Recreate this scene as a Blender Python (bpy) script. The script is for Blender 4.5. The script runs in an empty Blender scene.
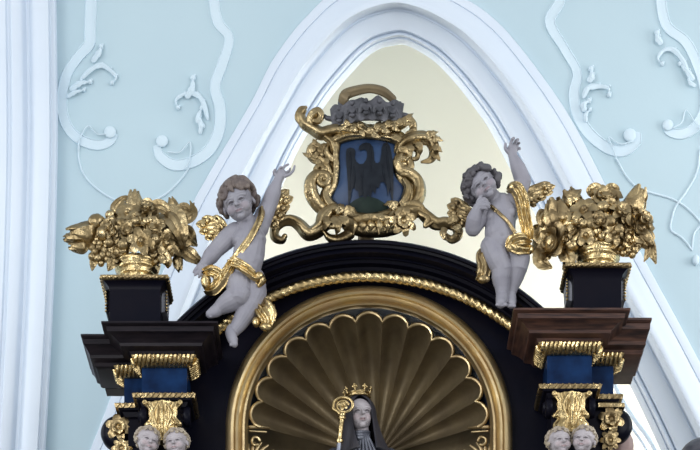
import bpy, math, random
import numpy as np
from mathutils import Vector, Matrix, noise
random.seed(7)
K = 1/150.0            # metres per working unit (one unit = one photo pixel at the altar's face)
DC = 2100.0            # camera distance in units (14 m)
ZC = 240.0             # camera height in units (1.6 m)
C = bpy.context.scene.collection
V = lambda *a: np.array(a, float)

def W(px, py, y=0.0):
    """point of the place that stands at depth y, measured off the photograph"""
    f = 1+y/DC
    return V((px-350)*f, y, ZC+(1275-py)*f)
def A(px, py, d=0.0):
    """same, measured from the (slightly turned) face of the altar"""
    return W(px, py, d-0.05*(px-367))

# ---------------------------------------------------------------- materials
def mat(name, col, rough=.5, metal=0., var=None, vs=6., bump=0., bs=30., coat=0., spec=.5, rvar=0.):
    m = bpy.data.materials.new(name); m.use_nodes = True
    nt = m.node_tree; b = nt.nodes['Principled BSDF']
    b.inputs['Base Color'].default_value = (*col, 1)
    b.inputs['Roughness'].default_value = rough; b.inputs['Metallic'].default_value = metal
    b.inputs['Specular IOR Level'].default_value = spec
    b.inputs['Coat Weight'].default_value = coat; b.inputs['Coat Roughness'].default_value = .25
    tc = nt.nodes.new('ShaderNodeTexCoord')
    if var:
        n = nt.nodes.new('ShaderNodeTexNoise'); n.inputs['Scale'].default_value = vs; n.inputs['Detail'].default_value = 6
        nt.links.new(tc.outputs['Object'], n.inputs['Vector'])
        r = nt.nodes.new('ShaderNodeValToRGB'); r.color_ramp.elements[0].position = .35; r.color_ramp.elements[1].position = .68
        r.color_ramp.elements[0].color = (*var, 1); r.color_ramp.elements[1].color = (*col, 1)
        nt.links.new(n.outputs['Fac'], r.inputs['Fac']); nt.links.new(r.outputs['Color'], b.inputs['Base Color'])
        if rvar:
            mr = nt.nodes.new('ShaderNodeMapRange'); mr.inputs['From Min'].default_value = .3; mr.inputs['From Max'].default_value = .7
            mr.inputs['To Min'].default_value = rough+rvar; mr.inputs['To Max'].default_value = rough-rvar*.4
            nt.links.new(n.outputs['Fac'], mr.inputs['Value']); nt.links.new(mr.outputs['Result'], b.inputs['Roughness'])
    if bump:
        n2 = nt.nodes.new('ShaderNodeTexNoise'); n2.inputs['Scale'].default_value = bs; n2.inputs['Detail'].default_value = 4
        nt.links.new(tc.outputs['Object'], n2.inputs['Vector'])
        bp = nt.nodes.new('ShaderNodeBump'); bp.inputs['Strength'].default_value = bump; bp.inputs['Distance'].default_value = .02
        nt.links.new(n2.outputs['Fac'], bp.inputs['Height']); nt.links.new(bp.outputs['Normal'], b.inputs['Normal'])
    return m
def painted(name, col, var, rough=.55):
    """carved figure paint; the point colour 'paint' tints lips, eyes and brows"""
    m = mat(name, col, rough, var=var, vs=9, bump=.12, bs=25)
    nt = m.node_tree; b = nt.nodes['Principled BSDF']
    src = b.inputs['Base Color'].links[0].from_socket
    at = nt.nodes.new('ShaderNodeAttribute'); at.attribute_name = 'paint'
    mx = nt.nodes.new('ShaderNodeMix'); mx.data_type = 'RGBA'; mx.blend_type = 'MULTIPLY'; mx.inputs[0].default_value = 1
    nt.links.new(src, mx.inputs[6]); nt.links.new(at.outputs['Color'], mx.inputs[7]); nt.links.new(mx.outputs[2], b.inputs['Base Color'])
    return m
M = {
 'blue_wall': mat('pale_blue_plaster', (.475,.61,.67), .85, var=(.455,.59,.655), vs=1.2, bump=.05, bs=14),
 'white': mat('white_stucco', (.66,.735,.825), .7, var=(.63,.71,.805), vs=2, bump=.05, bs=12),
 'stucco': mat('pale_stucco', (.60,.725,.80), .7, var=(.58,.705,.78), vs=5),
 'cream': mat('cream_plaster', (.80,.735,.62), .85, var=(.785,.72,.605), vs=1.5, bump=.03, bs=10),
 'gold': mat('burnished_gold', (.55,.42,.22), .27, 1., var=(.20,.145,.075), vs=9, bump=.45, bs=30, rvar=.2),
 'bright_gold': mat('bright_gold_leaf', (.72,.56,.29), .24, 1., var=(.38,.28,.13), vs=14, bump=.4, bs=30, rvar=.15),
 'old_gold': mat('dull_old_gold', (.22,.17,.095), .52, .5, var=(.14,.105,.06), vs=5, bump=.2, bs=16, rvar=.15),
 'frame_gold': mat('frame_gilding', (.56,.45,.25), .40, 1., var=(.42,.31,.17), vs=6, bump=.08, bs=40, rvar=.15),
 'ebony': mat('ebonised_wood', (.0025,.003,.008), .36, var=(.005,.0045,.009), vs=4, bump=.06, bs=9, spec=.09),
 'blue': mat('marbled_blue', (.0055,.027,.090), .35, var=(.002,.010,.038), vs=9, spec=.10),
 'spandrel': mat('painted_dark_blue', (.02,.05,.11), .5, var=(.012,.03,.07), vs=8, spec=.2),
 'shield': mat('shield_blue', (.030,.062,.135), .4, var=(.012,.026,.065), vs=5, spec=.25),
 'black': mat('eagle_black', (.004,.006,.011), .45, var=(.010,.014,.020), vs=18, spec=.2),
 'green': mat('mound_green', (.004,.012,.010), .5, var=(.010,.022,.016), vs=15, spec=.2),
 'silver': mat('tarnished_silver', (.10,.10,.115), .5, .4, var=(.045,.047,.055), vs=14, bump=.4, bs=26),
 'flesh': painted('grey_flesh_paint', (.285,.28,.315), (.235,.23,.268)),
 'flesh_pale': painted('pale_flesh_paint', (.40,.37,.385), (.34,.31,.33)),
 'hair_brown': mat('brown_hair_paint', (.17,.135,.115), .55, var=(.085,.065,.065), vs=12, bump=.3, bs=50),
 'hair_dark': mat('dark_hair_paint', (.085,.08,.09), .55, var=(.05,.045,.055), vs=12, bump=.3, bs=50),
 'hair_blond': mat('blond_hair_paint', (.42,.36,.26), .55, var=(.30,.25,.20), vs=12, bump=.3, bs=50),
 'habit': mat('grey_habit_paint', (.060,.068,.088), .42, var=(.035,.038,.052), vs=7, coat=.1),
 'veil': mat('dark_veil_paint', (.030,.030,.042), .42, var=(.05,.048,.055), vs=8, coat=.1),
 'stone': mat('floor_stone', (.30,.29,.27), .6, var=(.24,.23,.21), vs=3),
 'pinkish': mat('pink_brown_paint', (.30,.20,.18), .5, var=(.2,.13,.12), vs=8),
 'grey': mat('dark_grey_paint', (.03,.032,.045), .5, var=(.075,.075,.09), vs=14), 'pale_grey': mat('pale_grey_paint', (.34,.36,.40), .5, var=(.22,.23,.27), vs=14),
}
def wood():
    m = mat('brown_walnut', (.085,.040,.028), .38, spec=.35)
    nt = m.node_tree; b = nt.nodes['Principled BSDF']
    tc = nt.nodes.new('ShaderNodeTexCoord'); mp = nt.nodes.new('ShaderNodeMapping'); mp.inputs['Scale'].default_value = (2, 2, 26)
    n = nt.nodes.new('ShaderNodeTexNoise'); n.inputs['Scale'].default_value = 3; n.inputs['Detail'].default_value = 8
    r = nt.nodes.new('ShaderNodeValToRGB'); r.color_ramp.elements[0].position = .35; r.color_ramp.elements[1].position = .7
    r.color_ramp.elements[0].color = (.022,.012,.012, 1); r.color_ramp.elements[1].color = (.115,.055,.038, 1)
    nt.links.new(tc.outputs['Object'], mp.inputs['Vector']); nt.links.new(mp.outputs['Vector'], n.inputs['Vector'])
    nt.links.new(n.outputs['Fac'], r.inputs['Fac']); nt.links.new(r.outputs['Color'], b.inputs['Base Color'])
    return m
M['walnut'] = wood()

# ---------------------------------------------------------------- object helpers
ORI = {}
def tag(o, label=None, cat=None, group=None, kind=None):
    if label: o['label'] = label
    if cat: o['category'] = cat
    if group: o['group'] = group
    if kind: o['kind'] = kind
    return o
def thing(name, loc, label, cat, group=None):
    o = bpy.data.objects.new(name, None); C.objects.link(o); o.empty_display_size = .05
    o.location = loc*K; ORI[o] = np.array(loc, float)
    return tag(o, label, cat, group)

class MB:
    def __init__(s): s.v = []; s.f = []; s.n = 0
    def add(s, v, f):
        v = np.asarray(v, float); s.v.append(v); s.f += [tuple(i+s.n for i in q) for q in f]; s.n += len(v)
    def verts(s): return np.vstack(s.v)
    # --- shapes
    def grid(s, P, closed_u=False, closed_v=False):
        P = np.asarray(P, float); nu, nv = P.shape[:2]; f = []
        for i in range(nu if closed_u else nu-1):
            for j in range(nv if closed_v else nv-1):
                a = i*nv+j; b = ((i+1) % nu)*nv+j; c = ((i+1) % nu)*nv+(j+1) % nv; d = i*nv+(j+1) % nv
                f.append((a, b, c, d))
        s.add(P.reshape(-1, 3), f)
    def box(s, c, h):
        c = np.array(c, float); h = np.array(h, float)
        v = [c+h*V(x, y, z) for x in (-1, 1) for y in (-1, 1) for z in (-1, 1)]
        s.add(v, [(0,1,3,2), (4,6,7,5), (0,4,5,1), (2,3,7,6), (0,2,6,4), (1,5,7,3)])
    def ell(s, c, r, R=None, nu=20, nv=12, f=None):
        if np.isscalar(r): r = (r, r, r)
        P = np.zeros((nv+1, nu, 3))
        for i in range(nv+1):
            t = math.pi*i/nv
            for j in range(nu):
                p = 2*math.pi*j/nu
                k = f(p, t) if f else 1
                P[i, j] = (math.sin(t)*math.cos(p)*r[0]*k, math.sin(t)*math.sin(p)*r[1]*k, math.cos(t)*r[2])
        if R is not None: P = P @ np.array(R).T
        s.grid(P+np.array(c), closed_v=True)
    def tube(s, pts, r, n=12, seg=5, flute=0, amp=.12, twist=0., flat=1., up=V(0, -1, 0), caps=True, smooth=True):
        pts = [np.array(p, float) for p in pts]
        r = [r]*len(pts) if np.isscalar(r) else list(r)
        if smooth and len(pts) > 2: P, R = spline(pts, r, seg)
        else: P, R = np.array(pts), np.array(r, float)
        T = np.gradient(P, axis=0); T /= np.linalg.norm(T, axis=1)[:, None]+1e-9
        if caps:
            P = np.vstack([[P[0]-T[0]*R[0]*k for k in (.98, .8, .45)], P, [P[-1]+T[-1]*R[-1]*k for k in (.45, .8, .98)]])
            T = np.vstack([[T[0]]*3, T, [T[-1]]*3]); R = np.concatenate([R[0]*V(.15, .6, .9), R, R[-1]*V(.9, .6, .15)])
        G = np.zeros((len(P), n, 3)); u = np.array(up, float); L = 0
        for i in range(len(P)):
            if i: L += np.linalg.norm(P[i]-P[i-1])
            u = np.array(up, float) if up is not None else u
            a = np.cross(T[i], u); na = np.linalg.norm(a)
            if na < .15: a = np.cross(T[i], V(.3, .2, 1)); na = np.linalg.norm(a)
            a /= na; b = np.cross(a, T[i])
            for j in range(n):
                th = 2*math.pi*j/n
                k = R[i]*(1+(amp*math.cos(flute*th+twist*L) if flute else 0))
                G[i, j] = P[i]+a*math.cos(th)*k+b*math.sin(th)*k*flat
        s.grid(G, closed_v=True)
        m = len(P)*n; o = s.n-m
        s.f.append(tuple(o+j for j in range(n))); s.f.append(tuple(o+m-n+j for j in reversed(range(n))))
    def leaf(s, pts, w, nrm=V(0, -1, 0), lobes=0, th=1.0, cup=.25, crease=.15, seg=6, nv=6, tip=.12, fat=.55, notch=.4, rib=0.):
        """leaf, petal or feather along a centre line, with thickness, cupped across, notched along its edge"""
        pts = [np.array(p, float) for p in pts]
        P, _ = spline(pts, [1]*len(pts), seg if not lobes else max(seg, int(lobes*6/max(1, len(pts)-1))+2))
        T = np.gradient(P, axis=0); T /= np.linalg.norm(T, axis=1)[:, None]+1e-9
        m = len(P); F = np.zeros((m, nv+1, 3)); B = np.zeros((m, nv+1, 3)); nrm = np.array(nrm, float)
        for i in range(m):
            t = i/(m-1)
            ww = w*max(tip if t > .5 else .35, math.sin(math.pi*min(1, max(0, t))**fat)**.7 if 0 < t < 1 else 0)
            if tip >= .3 and t > .7: ww = max(ww, w*.8)*math.sqrt(max(.02, 1-((t-.7)/.3)**2))
            if lobes: ww *= 1-notch*(abs((t*lobes) % 1-.15)*.9 if t > .05 else 0)
            a = np.cross(T[i], nrm); na = np.linalg.norm(a)
            if na < .1: a = np.cross(T[i], V(.5, .3, .8)); na = np.linalg.norm(a)
            a /= na; b = np.cross(a, T[i])
            for j in range(nv+1):
                q = 2*j/nv-1
                off = cup*ww*q*q-crease*ww*(1-abs(q))**2*0+crease*ww*math.exp(-(q*4)**2)
                if rib: off += rib*ww*math.cos(q*9)
                p = P[i]+a*ww*q+b*(off)
                e = th*(1-.7*abs(q)**3)
                F[i, j] = p+b*e*.5; B[i, j] = p-b*e*.5
        G = np.concatenate([F, B[:, ::-1]], axis=1)
        s.grid(G, closed_v=True)
        n = G.shape[1]; o = s.n-m*n
        s.f.append(tuple(o+j for j in range(n))); s.f.append(tuple(o+m*n-n+j for j in reversed(range(n))))
    def rings(s, loops, cap=True):
        """loft closed loops"""
        P = np.array(loops, float); s.grid(P, closed_v=True)
        n = P.shape[1]; o = s.n-P.shape[0]*n
        if cap: s.f.append(tuple(o+j for j in reversed(range(n)))); s.f.append(tuple(o+(P.shape[0]-1)*n+j for j in range(n)))
    def lathe(s, c, prof, n=32, flute=0, amp=0., R=None):
        L = []
        for r, z in prof:
            q = []
            for j in range(n):
                t = 2*math.pi*j/n; k = r*(1+amp*math.cos(flute*t)); q.append((k*math.cos(t), k*math.sin(t), z))
            q = np.array(q)
            if R is not None: q = q @ np.array(R).T
            L.append(q+np.array(c))
        s.rings(L)
    def prism(s, loop, d):
        """closed outline (in order) pushed by vector d"""
        l = np.array(loop, float); s.rings([l, l+np.array(d)])
    # --- linking
    def build(s, name, m, parent=None, smooth=True, auto=None):
        v = s.verts(); return link(name, v, s.f, m, parent, smooth)

def spline(pts, r, seg):
    pts = np.array(pts, float); r = np.array(r, float); n = len(pts)
    if n < 3:
        t = np.linspace(0, 1, seg+1)[:, None]
        return pts[0]*(1-t)+pts[1]*t, r[0]*(1-t[:, 0])+r[1]*t[:, 0]
    E = np.vstack([2*pts[0]-pts[1], pts, 2*pts[-1]-pts[-2]]); P = []; R = []
    for i in range(1, n):
        p0, p1, p2, p3 = E[i-1], E[i], E[i+1], E[i+2]
        for k in range(seg):
            t = k/seg
            P.append(.5*(2*p1+(p2-p0)*t+(2*p0-5*p1+4*p2-p3)*t*t+(3*p1-p0-3*p2+p3)*t**3)); R.append(r[i-1]*(1-t)+r[i]*t)
    P.append(pts[-1]); R.append(r[-1])
    return np.array(P), np.array(R)

def link(name, v, f, m, parent=None, smooth=True, paint=None):
    v = np.asarray(v, float)
    if parent is not None: o0 = ORI[parent]
    else: o0 = V((v[:, 0].min()+v[:, 0].max())/2, (v[:, 1].min()+v[:, 1].max())/2, v[:, 2].min())
    me = bpy.data.meshes.new(name); me.from_pydata(((v-o0)*K).tolist(), [], f)
    me.materials.append(m)
    if paint is not None:
        ca = me.color_attributes.new('paint', 'FLOAT_COLOR', 'POINT')
        ca.data.foreach_set('color', np.hstack([paint, np.ones((len(paint), 1))]).ravel())
    import bmesh
    bm = bmesh.new(); bm.from_mesh(me); bmesh.ops.recalc_face_normals(bm, faces=bm.faces); bm.to_mesh(me); bm.free()
    if smooth:
        me.polygons.foreach_set('use_smooth', [True]*len(me.polygons))
        if smooth != 'all':
            try: me.set_sharp_from_angle(angle=math.radians(45 if smooth is True else smooth))
            except Exception: pass
    o = bpy.data.objects.new(name, me); C.objects.link(o)
    if parent is not None: o.parent = parent; ORI[o] = ORI[parent]
    else: o.location = o0*K; ORI[o] = o0
    return o

def fuse(mb, voxel, it=3, fac=.5):
    """union of overlapping closed shapes as one continuous surface -> (verts in units, faces)"""
    me = bpy.data.meshes.new('tmp'); me.from_pydata((mb.verts()*K).tolist(), [], mb.f)
    import bmesh
    bm = bmesh.new(); bm.from_mesh(me); bmesh.ops.recalc_face_normals(bm, faces=bm.faces); bm.to_mesh(me); bm.free()
    o = bpy.data.objects.new('tmp', me); C.objects.link(o)
    r = o.modifiers.new('r', 'REMESH'); r.mode = 'VOXEL'; r.voxel_size = voxel*K
    sm = o.modifiers.new('s', 'SMOOTH'); sm.factor = fac; sm.iterations = it
    dg = bpy.context.evaluated_depsgraph_get(); dg.update(); ev = o.evaluated_get(dg); m2 = bpy.data.meshes.new_from_object(ev)
    v = np.zeros(len(m2.vertices)*3); m2.vertices.foreach_get('co', v); v = v.reshape(-1, 3)/K
    f = [tuple(p.vertices) for p in m2.polygons]
    bpy.data.objects.remove(o); bpy.data.meshes.remove(me); bpy.data.meshes.remove(m2)
    return v, f
def fused(name, mb, m, parent=None, voxel=.6, it=3, paint=None):
    v, f = fuse(mb, voxel, it); return link(name, v, f, m, parent, 'all', paint(v) if paint else (np.ones((len(v), 3)) if paint is not None else None))

def rot(roll=0, yaw=0, pitch=0):
    """roll turns the picture of it clockwise, yaw turns it to its left, pitch lowers the face (degrees)"""
    return np.array((Matrix.Rotation(math.radians(roll), 3, 'Y') @ Matrix.Rotation(math.radians(yaw), 3, 'Z') @ Matrix.Rotation(math.radians(pitch), 3, 'X')))

# ---------------------------------------------------------------- carved pieces
def petal(mb, c, a, n, L, w, cup=.3, curl=.3, th=.8, lobes=0):
    c, a, n = map(lambda q: np.array(q, float), (c, a, n)); a /= np.linalg.norm(a); n /= np.linalg.norm(n)
    mb.leaf([c, c+a*L*.5+n*L*curl*.55, c+a*L+n*L*curl*.2], w, nrm=n, th=th, cup=cup, lobes=lobes, seg=4, nv=5, tip=.45, fat=.8)
def frame_of(n):
    n = np.array(n, float); n /= np.linalg.norm(n); a = np.cross(n, V(0, 0, 1))
    if np.linalg.norm(a) < .1: a = np.cross(n, V(1, 0, 0))
    a /= np.linalg.norm(a); return a, np.cross(a, n), n
def flower(c, r, n=V(0, -1, .2), k=6, ph=0., curl=.35, inner=False):
    mb = MB(); a, b, n = frame_of(n)
    for i in range(k):
        t = 2*math.pi*i/k+ph; d = a*math.cos(t)+b*math.sin(t)
        petal(mb, c+d*r*.12, d, n, r*.95, r*.36*6/k, curl=curl, th=r*.1)
    if inner:
        for i in range(k-1):
            t = 2*math.pi*i/(k-1)+ph+.4; d = a*math.cos(t)+b*math.sin(t)
            petal(mb, c+n*r*.2+d*r*.05, d+n*.5, n, r*.6, r*.3, curl=.4, th=r*.1)
    mb.ell(c+n*r*.22, r*.24, nu=12, nv=8)
    mb.tube([c-n*r*.9, c], [r*.25, r*.35], n=8)
    return mb
def rose(c, r, n=V(0, -1, .2), ph=0.):
    mb = MB(); a, b, n = frame_of(n)
    mb.ell(c-n*r*.15, r*.62, nu=14, nv=10)
    for ring, (k, lean, L, w) in enumerate(((5, .25, 1.05, .52), (4, .9, .9, .42), (3, 1.8, .72, .30))):
        for i in range(k):
            t = 2*math.pi*i/k+ph+ring*.6; d = a*math.cos(t)+b*math.sin(t)
            s = c+d*r*(.42-.12*ring)-n*r*.1
            petal(mb, s, d+n*lean, n-d*.4*ring, r*L*.75, r*w, cup=.45, curl=.35, th=r*.12)
    mb.tube([c-n*r*1.0, c-n*r*.2], [r*.2, r*.4], n=8)
    return mb
def bud(c, d, L, r, twist=1.2, k=4):
    """closed bud: core wrapped in overlapping petals that open slightly at the tip"""
    mb = MB(); d = np.array(d, float); d /= np.linalg.norm(d); a, b, _ = frame_of(d); c = np.array(c, float); s0 = c-d*L*.45
    R = np.column_stack([a, b, d]); mb.ell(c, (r*.72, r*.72, L*.42), R=R, nu=14, nv=10)
    for ring, (kk, sc, op) in enumerate(((k, 1.0, 1.0), (k, .82, .55))):
        for i in range(kk):
            t = 2*math.pi*i/kk+ring*math.pi/kk-math.pi/2+.3; e = a*math.cos(t)+b*math.sin(t); f = -a*math.sin(t)+b*math.cos(t)
            Lr = L*(.86 if ring == 0 else 1.0)
            mb.leaf([s0+e*r*.25, s0+d*Lr*.30+e*r*.95*sc, s0+d*Lr*.70+e*r*.80*sc+f*r*.12, s0+d*Lr*.97+e*r*(.30+.22*op)+f*r*.2], r*1.0*sc, nrm=e, th=r*.13, cup=-.42, crease=.12, tip=.22, fat=.62, seg=4, rib=.05)
    return mb
def bunch(c, r, n, size, seed=1):
    mb = MB(); rg = random.Random(seed)
    for i in range(n):
        th = 2.4*i; q = math.sqrt((i+.5)/n)
        p = V(math.cos(th)*r[0]*q, -r[1]*math.sqrt(max(0, 1-q*q*.9))+rg.uniform(-1, 1), math.sin(th)*r[2]*q)
        mb.ell(np.array(c)+p, size*rg.uniform(.85, 1.15), nu=12, nv=8)
    mb.ell(c, np.array(r)*.8, nu=12, nv=8)
    return mb

# ================================================================ SETTING
YW = 300.0
pairs = [((40,560),(122,560)),((90,450),(172,450)),((116,384),(200,388)),((150,303),(228,318)),((187,215),(258,238)),((210,172),(278,196)),((232,135),(296,155)),
 ((253,99),(314,123)),((271,63),(332,96)),((292,33),(350,75)),((308,15),(366,58)),((328,-4),(380,49)),((358,-20),(392,46)),((394,-27),(404,45)),((432,-18),(418,51)),
 ((471,2),(436,63)),((492,17),(456,84)),((511,36),(473,106)),((540,73),(489,129)),((571,119),(507,163)),((606,186),(535,215)),((643,257),(570,280)),
 ((682,329),(606,340)),((700,363),(624,374)),((740,440),(655,438)),((800,560),(708,560))]
O = spline([V(*p[0], 0) for p in pairs], [1]*len(pairs), 5)[0]; I = spline([V(*p[1], 0) for p in pairs], [1]*len(pairs), 5)[0]
prof = [(0,4),(.002,-3),(.01,-4),(.118,-4),(.123,-2.6),(.130,-2.6),(.137,-4.5),(.16,-6.5),(.24,-9.5),(.32,-13),(.37,-16),(.41,-15),(.44,-9),(.47,3),(.50,9),(.525,10),(.53,8),(.545,8),(.60,10),(.70,14),
        (.79,17),(.81,20),(.818,24),(.83,23),(.845,20),(.865,20),(.885,24),(.90,27),(.915,26),(.93,27),(.96,30),(.985,34),(1,42)]
mb = MB(); G = []
for o, i in zip(O, I):
    G.append([W(*(o[:2]*(1-u)+i[:2]*u), YW+d) for u, d in prof])
mb.grid(G); o = mb.build('trim_1', M['white'], smooth=60); tag(o, 'white profiled stucco moulding of the tall pointed wall arch', kind='structure')
# pale blue wall round the arch
mb = MB(); G = []
for p in O:
    q = p[:2]-V(395, 480); G.append([W(*(V(395, 480)+q*k), YW+2) for k in (1, 1.6, 2.4, 4)])
mb.grid(G); o = mb.build('wall_back', M['blue_wall'], smooth=False); tag(o, 'pale blue plaster wall around the arch', kind='structure')
mb = MB(); mb.box(W(400, 300, YW+380), (620, 12, 620)); o = mb.build('wall_recess', M['cream'], smooth=False); tag(o, 'cream plaster wall inside the pointed arch', kind='structure')
mb = MB(); mb.box(V(0, -700, -6), (1600, 1500, 6)); o = mb.build('floor', M['stone'], smooth=False); tag(o, kind='structure')
# inner slim rib low on the cream wall at the right
mb = MB(); P = [(596,330),(612,378),(630,412),(650,440),(672,480)]
mb.tube([W(x, y, YW+150) for x, y in P], 3.5, n=10, up=V(0, -1, 0)); mb.tube([W(x-7, y+3, YW+160) for x, y in P], 2.2, n=10)
o = mb.build('trim_2', M['white']); tag(o, kind='structure')
# tall pilaster strip at the left
def shx(y): return spline([V(0, -60, 0), V(2, 80, 0), V(2, 170, 0), V(-2, 300, 0), V(-10, 450, 0), V(-18, 560, 0)], [1]*6, 6)[0]
S = shx(0)
pp = [(-160,-30),(-60,-30),(-3,-30),(4,-30),(6,-27),(9,-27),(10,-31),(15,-31),(19,-29),(22,-24),(25,-19),(28,-19),(30,-23),(33,-29),(38,-31),(44,-31),(47,-30),(47.6,-25),(49,-25),(49.6,-20),(51,-19.5),(53.5,-19),(54.2,-15),(55,-15),(55.6,4)]
mb = MB(); mb.grid([[W(x+s[0], s[1], YW+d) for x, d in pp] for s in S]); o = mb.build('wall_left', M['white'], smooth=50); tag(o, 'white moulded pilaster strip at the left', kind='structure')

# stucco C-scrolls
def band(mb, pts, w, y=YW):
    P, R = spline([V(*p, 0) for p in pts], [q*1.25 for q in w], 8)
    T = np.gradient(P, axis=0); T /= np.linalg.norm(T, axis=1)[:, None]+1e-9
    sec = [(-1,2.4),(-.93,1.0),(-.84,.2),(-.74,.9),(0,.7),(.74,.9),(.84,.2),(.93,1.0),(1,2.4)]
    G = [[W(p[0]-t[1]*s*r/2, p[1]+t[0]*s*r/2, y+d) for s, d in sec] for p, t, r in zip(P, T, R)]
    mb.grid(G); n = len(sec); o = mb.n-len(G)*n; mb.f.append(tuple(range(o, o+n))); mb.f.append(tuple(range(mb.n-n, mb.n)))
def sleaf(mb, pts, w, y=YW, dd=(-1, -4, -2)):
    pts3 = [W(p[0], p[1], y+dd[min(i, len(dd)-1)]) for i, p in enumerate(pts)]
    mb.leaf(pts3, w, th=1.8, lobes=3, cup=-.15, crease=.2)
def scroll(strip, wd, vol, hook, leaves, label, strings=()):
    t = thing('stucco_scroll', W(*strip[len(strip)//2], YW), label, 'wall ornament', 'stucco scrolls on the blue wall')
    mb = MB(); band(mb, strip, wd); mb.build('scroll_band', M['stucco'], t)
    mb = MB(); mb.ell(W(vol[0], vol[1], YW-1), (vol[2]*1.15, 2.6, vol[2]*1.15), nu=20); mb.build('volute', M['stucco'], t)
    mb = MB(); mb.tube([W(x, y, YW-2) for x, y in hook], .8, n=8); mb.build('hook_line', M['stucco'], t)
    for L, w in leaves:
        mb = MB(); sleaf(mb, L, w*.95)
        for q_ in L[1:]: mb.ell(W(q_[0]+w*.4, q_[1]-w*.5, YW), (w*.38, 2.4, w*.38), nu=10, nv=8)
        x, y = L[-1]; mb.ell(W(x, y, YW-1), (w*.7, 3, w*.7)); mb.build('acanthus_leaf', M['stucco'], t)
    return t
scroll([(91,-30),(91,0),(90,30),(89,44),(78,57),(67,74),(62,97),(64,118),(72,133),(85,142),(99,145),(110,141),(115,133)],
       [10,10,10,10,9,9,9,9,9,9,9,8,6], (110,132,6), [(78,150),(80,138),(88,126),(97,134),(106,134)],
       [([(92,62),(99,52),(101,47)],4),([(80,80),(90,70),(101,65),(110,70),(116,77),(112,83)],3.5),([(70,90),(80,83),(90,82)],4),([(67,97),(75,92),(84,90)],3)],
       'pale stucco C-scroll beside the left pilaster, nearest the left edge')
scroll([(213,-30),(214,0),(218,22),(229,38),(223,62),(215,86),(220,108),(219,130),(210,149),(194,161),(175,165),(161,157),(156,145)],
       [9,9,9,8,9,9,10,10,10,10,10,9,6], (162,141,6), [(186,168),(190,158),(190,142),(180,152),(168,152)],
       [([(186,98),(192,88),(193,78)],4.5),([(208,120),(203,102),(196,94),(184,94),(176,100),(178,108)],3.5),([(204,128),(198,118),(202,108)],4),([(200,134),(201,124),(200,116)],3)],
       'pale stucco C-scroll left of the arch, above the left flower basket')
scroll([(562,-30),(560,0),(550,22),(564,48),(577,72),(574,92),(577,112),(588,132),(606,147),(622,151),(635,143),(638,132)],
       [9,9,9,8,8,9,10,10,10,10,9,6], (630,135,6.5), [(617,160),(612,146),(609,137),(620,144),(633,141)],
       [([(588,82),(592,76),(591,69)],4.5),([(583,98),(588,88),(598,86),(608,88),(609,95)],3.8),([(585,112),(584,104),(589,101)],4),([(586,122),(586,114),(590,110)],3)],
       'pale stucco C-scroll right of the arch, above the right flower basket')
scroll([(661,-30),(661,0),(667,26),(686,42),(698,66),(705,90),(704,112),(694,128),(681,134),(669,131),(665,123)],
       [9,9,9,9,9,9,9,9,9,8,5], (668,125,5.5), [(706,140),(696,124),(686,110),(682,122),(673,128)],
       [([(662,44),(658,38),(657,33)],4.5),([(690,80),(684,62),(674,50),(664,50),(658,58),(662,64)],3.4),([(694,80),(688,72),(680,64)],4),([(696,86),(690,82),(688,76)],3)],
       'pale stucco C-scroll at the right edge of the blue wall')
for name_pts, lab in (
  ([[(79,142),(79,160),(86,178),(104,194),(124,203),(146,203),(166,194),(182,178),(190,166)]], 'thin looped stucco line between the two left C-scrolls'),
  ([[(617,160),(626,176),(638,188),(652,193),(672,199),(688,209),(702,224)],[(700,150),(697,172),(686,192),(676,206),(672,218),(671,230),(682,238),(692,250)],[(702,224),(694,234),(692,250)]], 'thin crossing stucco lines on the blue wall beside the right flower basket')):
    mb = MB()
    for L in name_pts: mb.tube([W(x, y, YW+1.2) for x, y in L], 1.3, n=8)
    if len(name_pts) > 1: mb.ell(W(696, 260, YW-1), (4, 4, 6))
    o = mb.build('stucco_line', M['stucco']); tag(o, lab, 'wall ornament')

# ================================================================ ALTARPIECE
altar = thing('altarpiece', V(0, 40, 0), 'black and gold carved altarpiece with arched top and gilded shell niche', 'altarpiece')
CX, CY = 369.0, 429.0
# black panel with the arched opening
hole = [(CX-122, 800), (CX-122, 560)]+[(CX+122*math.cos(t), CY-122*math.sin(t)) for t in np.linspace(math.pi, 0, 61)]+[(CX+122, 560), (CX+122, 800)]
outer = [(128, 800), (128, 560)]
for t in np.linspace(math.pi, 0, 61):
    dx, dy = math.cos(t), -math.sin(t); 
    best = None
    for R in np.linspace(100, 330, 461):
        x, y = CX+dx*R, CY+dy*R
        if (x-367)**2+(y-505)**2 > 250**2 or abs(x-368) > 240: break
    outer.append((x, y))
outer += [(612, 560), (612, 800)]
mb = MB(); mb.grid([[A(*outer[i], 60), A(*outer[i], 0), A(*hole[i], 0), A(*hole[i], 60)] for i in range(len(hole))]); mb.build('back_panel', M['ebony'], altar, smooth=False)
# lower body of the altar down to the floor
z1 = A(367, 800)[2]
mb = MB(); mb.box(V(10, 40, z1/2+2), (262, 45, z1/2)); mb.box(V(10, -60, 60), (240, 90, 60)); mb.box(V(10, -60, 124), (255, 100, 5)); mb.build('altar_base', M['ebony'], altar, smooth=False)
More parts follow.
